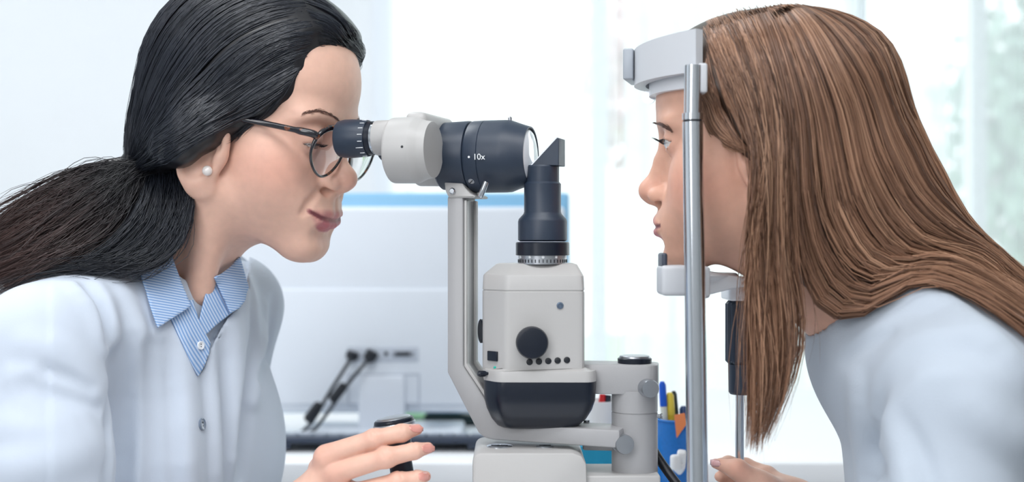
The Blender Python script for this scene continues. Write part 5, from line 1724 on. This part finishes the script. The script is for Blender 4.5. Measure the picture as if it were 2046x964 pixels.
# far side, mirrored
Lg = (GA - D_O) @ D_R; Lg[..., 1] *= -1; GM = Lg @ D_R.T + D_O
parts.append(groom(doc_hair, GM, 600, 60, .00045, .003, .001, col_d, 24))
merge('hair_strands', parts, M_HAIR_D, DOCR, 'black strands swept back over the ear')
coat_tail = lambda x, y, z: doc_torso(x, y, z)
GB = lift_guides(doc_hair, [
    [(300, 318, .03), (266, 328, .035), (190, 332, .03), (110, 362, .02), (40, 402, .01), (-40, 450, .0)],
    [(300, 324, .02), (266, 333, .02), (195, 350, .01), (115, 395, .0), (40, 445, -.01), (-40, 490, -.02)],
    [(300, 330, .015), (268, 338, .012), (205, 372, -.0), (125, 430, -.012), (45, 485, -.025), (-40, 530, -.03)],
    [(305, 335, .015), (272, 343, .010), (222, 395, -.005), (145, 465, -.02), (60, 522, -.035), (-40, 570, -.045)],
    [(315, 335, .02), (285, 350, .010), (250, 420, -.005), (180, 495, -.02), (85, 545, -.04), (-30, 590, -.055)],
])
tparts = [groom(coat_tail, GB, 2900, 110, .00029, .004, .0030, col_dtail, 31, frizz=.014, end=(1, .15), clump_pull=.5)]
GC = lift_guides(doc_hair, [
    [(296, 335, .018), (276, 400, .0), (228, 468, -.014), (150, 520, -.028), (55, 556, -.045), (-20, 590, -.055)],
    [(318, 328, .02), (300, 400, .0), (262, 470, -.015), (190, 520, -.025), (100, 548, -.04), (0, 580, -.055)],
    [(338, 322, .02), (335, 400, .0), (310, 465, -.010), (255, 520, -.020), (170, 540, -.03), (70, 545, -.045)],
    [(362, 310, .015), (366, 385, .0), (352, 455, -.012), (312, 515, -.020), (240, 540, -.03), (140, 530, -.04)],
    [(382, 305, .012), (386, 380, -.002), (374, 455, -.014), (345, 510, -.022), (288, 545, -.03), (210, 538, -.038)],
])
tparts.append(groom(coat_tail, GC, 1900, 56, .00031, .003, .0016, col_d, 32, frizz=.008, end=(1, .25), clump_pull=.55))
merge('ponytail_strands', tparts, M_HAIR_D, DOCR, 'reddish dark ponytail strands falling over the coat shoulder')
# hair tie
tp_ = smooth_path([TIE + np.array([.002, -.012, .020]), TIE + np.array([.0, -.024, .0]), TIE + np.array([.004, -.010, -.020]), TIE + np.array([.004, .012, -.016]), TIE + np.array([.002, .012, .014])], 30, closed=True)
link('hair_tie', tube(tp_, .0030, 8, closed=True), mat('tie_black', srgb(16, 16, 20), rough=.7, noise=.1), DOCR)

# --- patient: long straight brown hair
LOCK_P = sunk(pat_head, [(1424, 110), (1438, 175), (1458, 232), (1486, 262)], [.007, .011, .013, .010])
def p_extra(x, y, z):
    d = chain(x, y, z, [HW(P_R, P_O, (-.030, 0, .0), P_S), P(1690, 370, -.055), P(1770, 470, -.05), P(1900, 570, -.05), P(2090, 660, -.05)], [.060, .060, .050, .034, .026], .03)
    d = smin(d, chain(x, y, z, LOCK_P, [.012, .018, .020, .018], .004), .012)
    return smin(d, chain(x, y, z, [P(1560, 230, -.095), P(1575, 360, -.10), P(1615, 480, -.092), P(1700, 575, -.088), P(1830, 575, -.09)], [.026, .028, .030, .026, .016], .01), .02)
pat_hair = hairline_cap(PAT, P_R, P_O, P_S, [-.2, -.045, -.02, .0, .015, .030, .045, .062, .078, .095], [-.10, -.085, -.06, -.02, .000, .010, .022, .040, .056, .064], .010, .020, p_extra, .03)
Vc, Qc = sdf_mesh(pat_hair, P_O - [.16, .16, .18], P_O + [.32, .16, .16], .0034, project=1)
me = np_mesh('hair_cap', Vc, Qc); set_colors(me, cap_colors(len(Vc), (.035, .018, .011)))
HP = link('hair', me, M_HAIR_P, PATR); tag(HP, 'long straight brown hair')
def col_p(cb, sr, tt):
    dark = np.array([.050, .023, .014]); mid = np.array([.245, .128, .078]); lt = np.array([.52, .31, .20])
    v = np.clip(.60 * cb + .40 * sr, 0, 1)[..., None] * np.ones_like(tt)[..., None]
    c = np.where(v < .5, dark + (mid - dark) * v * 2, mid + (lt - mid) * (v - .5) * 2)
    w = np.clip((tt - .35) / .6, 0, 1)[..., None]
    return c * (1 + .45 * w)
pfn = lambda x, y, z: np.minimum(pat_hair(x, y, z), pat_sweater(x, y, z))
GT = lift_guides(pat_hair, [
    [(1440, 24), (1462, 90), (1486, 170), (1502, 240), (1512, 300)],
    [(1406, 34), (1440, 90), (1470, 170), (1494, 250), (1508, 300)],
    [(1418, 52), (1435, 110), (1462, 190), (1490, 262), (1505, 300)],
    [(1412, 100), (1428, 160), (1452, 225), (1480, 275), (1500, 300)],
    [(1408, 150), (1420, 200), (1440, 248), (1470, 282), (1495, 300)],
    [(1403, 195), (1416, 235), (1436, 268), (1465, 288), (1492, 300)],
    [(1400, 225), (1412, 252), (1432, 278), (1458, 292), (1486, 298)],
])
pparts = [groom(pat_hair, GT, 1400, 70, .00036, .002, .0008, col_p, 41, start=(0, .1), end=(1, .1), frizz=.002)]
GMn = lift_guides(pat_hair, m=18, guides=[
    [(1408, 62), (1440, 130), (1480, 214, -.132), (1511, 298, -.143), (1514, 390, -.142), (1509, 480, -.134), (1502, 580, -.130), (1500, 690, -.128), (1503, 800, -.125), (1501, 890, -.122)],
    [(1424, 48), (1456, 120), (1494, 210, -.135), (1516, 300, -.143), (1518, 390, -.142), (1508, 480, -.134), (1508, 580, -.130), (1510, 690, -.128), (1510, 800, -.125), (1504, 905, -.122)],
    [(1446, 38), (1484, 120), (1512, 220, -.138), (1522, 310, -.146), (1522, 400, -.145), (1520, 500, -.136), (1522, 600, -.132), (1530, 700, -.130), (1528, 800, -.126), (1512, 895, -.122)],
    [(1475, 28), (1518, 120), (1545, 225, -.138), (1552, 320, -.146), (1552, 420, -.143), (1552, 520, -.136), (1562, 620, -.132), (1566, 710, -.128), (1552, 800, -.124), (1522, 880, -.120)],
    [(1505, 20), (1548, 120), (1578, 235, -.136), (1586, 340, -.142), (1586, 430, -.138), (1588, 520, -.134), (1600, 610, -.130), (1602, 690, -.126), (1580, 775, -.122), (1540, 860, -.118)],
])
pparts.append(groom(pat_hair, GMn, 3300, 90, .00038, .007, .0017, col_p, 42, frizz=.008, end=(1, .30), clump_pull=.7))
GR = lift_guides(pfn, m=25, guides=[
    [(1512, 20), (1556, 130), (1578, 250, -.134), (1584, 380, -.138), (1592, 480, -.132), (1612, 560, -.126), (1650, 622, -.122), (1705, 632, -.124), (1762, 600, -.126), (1820, 564, -.126), (1900, 575, -.132), (1985, 622, -.140), (2070, 690, -.145)],
    [(1528, 17), (1578, 125), (1606, 250, -.132), (1616, 370, -.135), (1640, 470, -.130), (1680, 545, -.125), (1735, 580, -.122), (1795, 562, -.124), (1855, 548, -.124), (1930, 572, -.126), (2000, 610, -.130), (2070, 660, -.135)],
    [(1542, 15), (1604, 118), (1640, 240), (1662, 360, -.128), (1697, 450, -.124), (1745, 515, -.119), (1805, 532, -.117), (1870, 525, -.115), (1940, 550, -.116), (2070, 635, -.12)],
    [(1556, 13), (1636, 105), (1685, 225), (1715, 340), (1760, 425), (1815, 485), (1880, 500), (1960, 540), (2070, 620)],
    [(1570, 12), (1668, 85), (1730, 200), (1770, 315), (1822, 405), (1885, 465), (1960, 510), (2070, 595)],
    [(1585, 12), (1700, 62), (1764, 165), (1806, 275), (1855, 370), (1915, 445), (1990, 498), (2070, 565)],
    [(1600, 10), (1712, 50), (1778, 145), (1820, 258), (1868, 350), (1930, 436), (2004, 486), (2070, 538)],
    [(1610, 4), (1728, 38), (1800, 140), (1842, 255), (1884, 345), (1940, 425), (2010, 474), (2070, 520)],
])
pparts.append(groom(pfn, GR, 3450, 105, .00044, .010, .0020, col_p, 43, frizz=.005, clump_pull=.6))
Lg = (GMn[:, :10] - P_O) @ P_R; Lg[..., 1] *= -1; GMm = Lg @ P_R.T + P_O
pparts.append(groom(pat_hair, GMm, 500, 40, .00055, .003, .001, col_p, 44))
Lg = (GR[:, :10] - P_O) @ P_R; Lg[..., 1] *= -1; GRm = Lg @ P_R.T + P_O
pparts.append(groom(pat_hair, GRm, 600, 40, .0005, .003, .001, col_p, 45))
merge('hair_strands', pparts, M_HAIR_P, PATR, 'straight brown strands hanging past the cheek and over the shoulder')
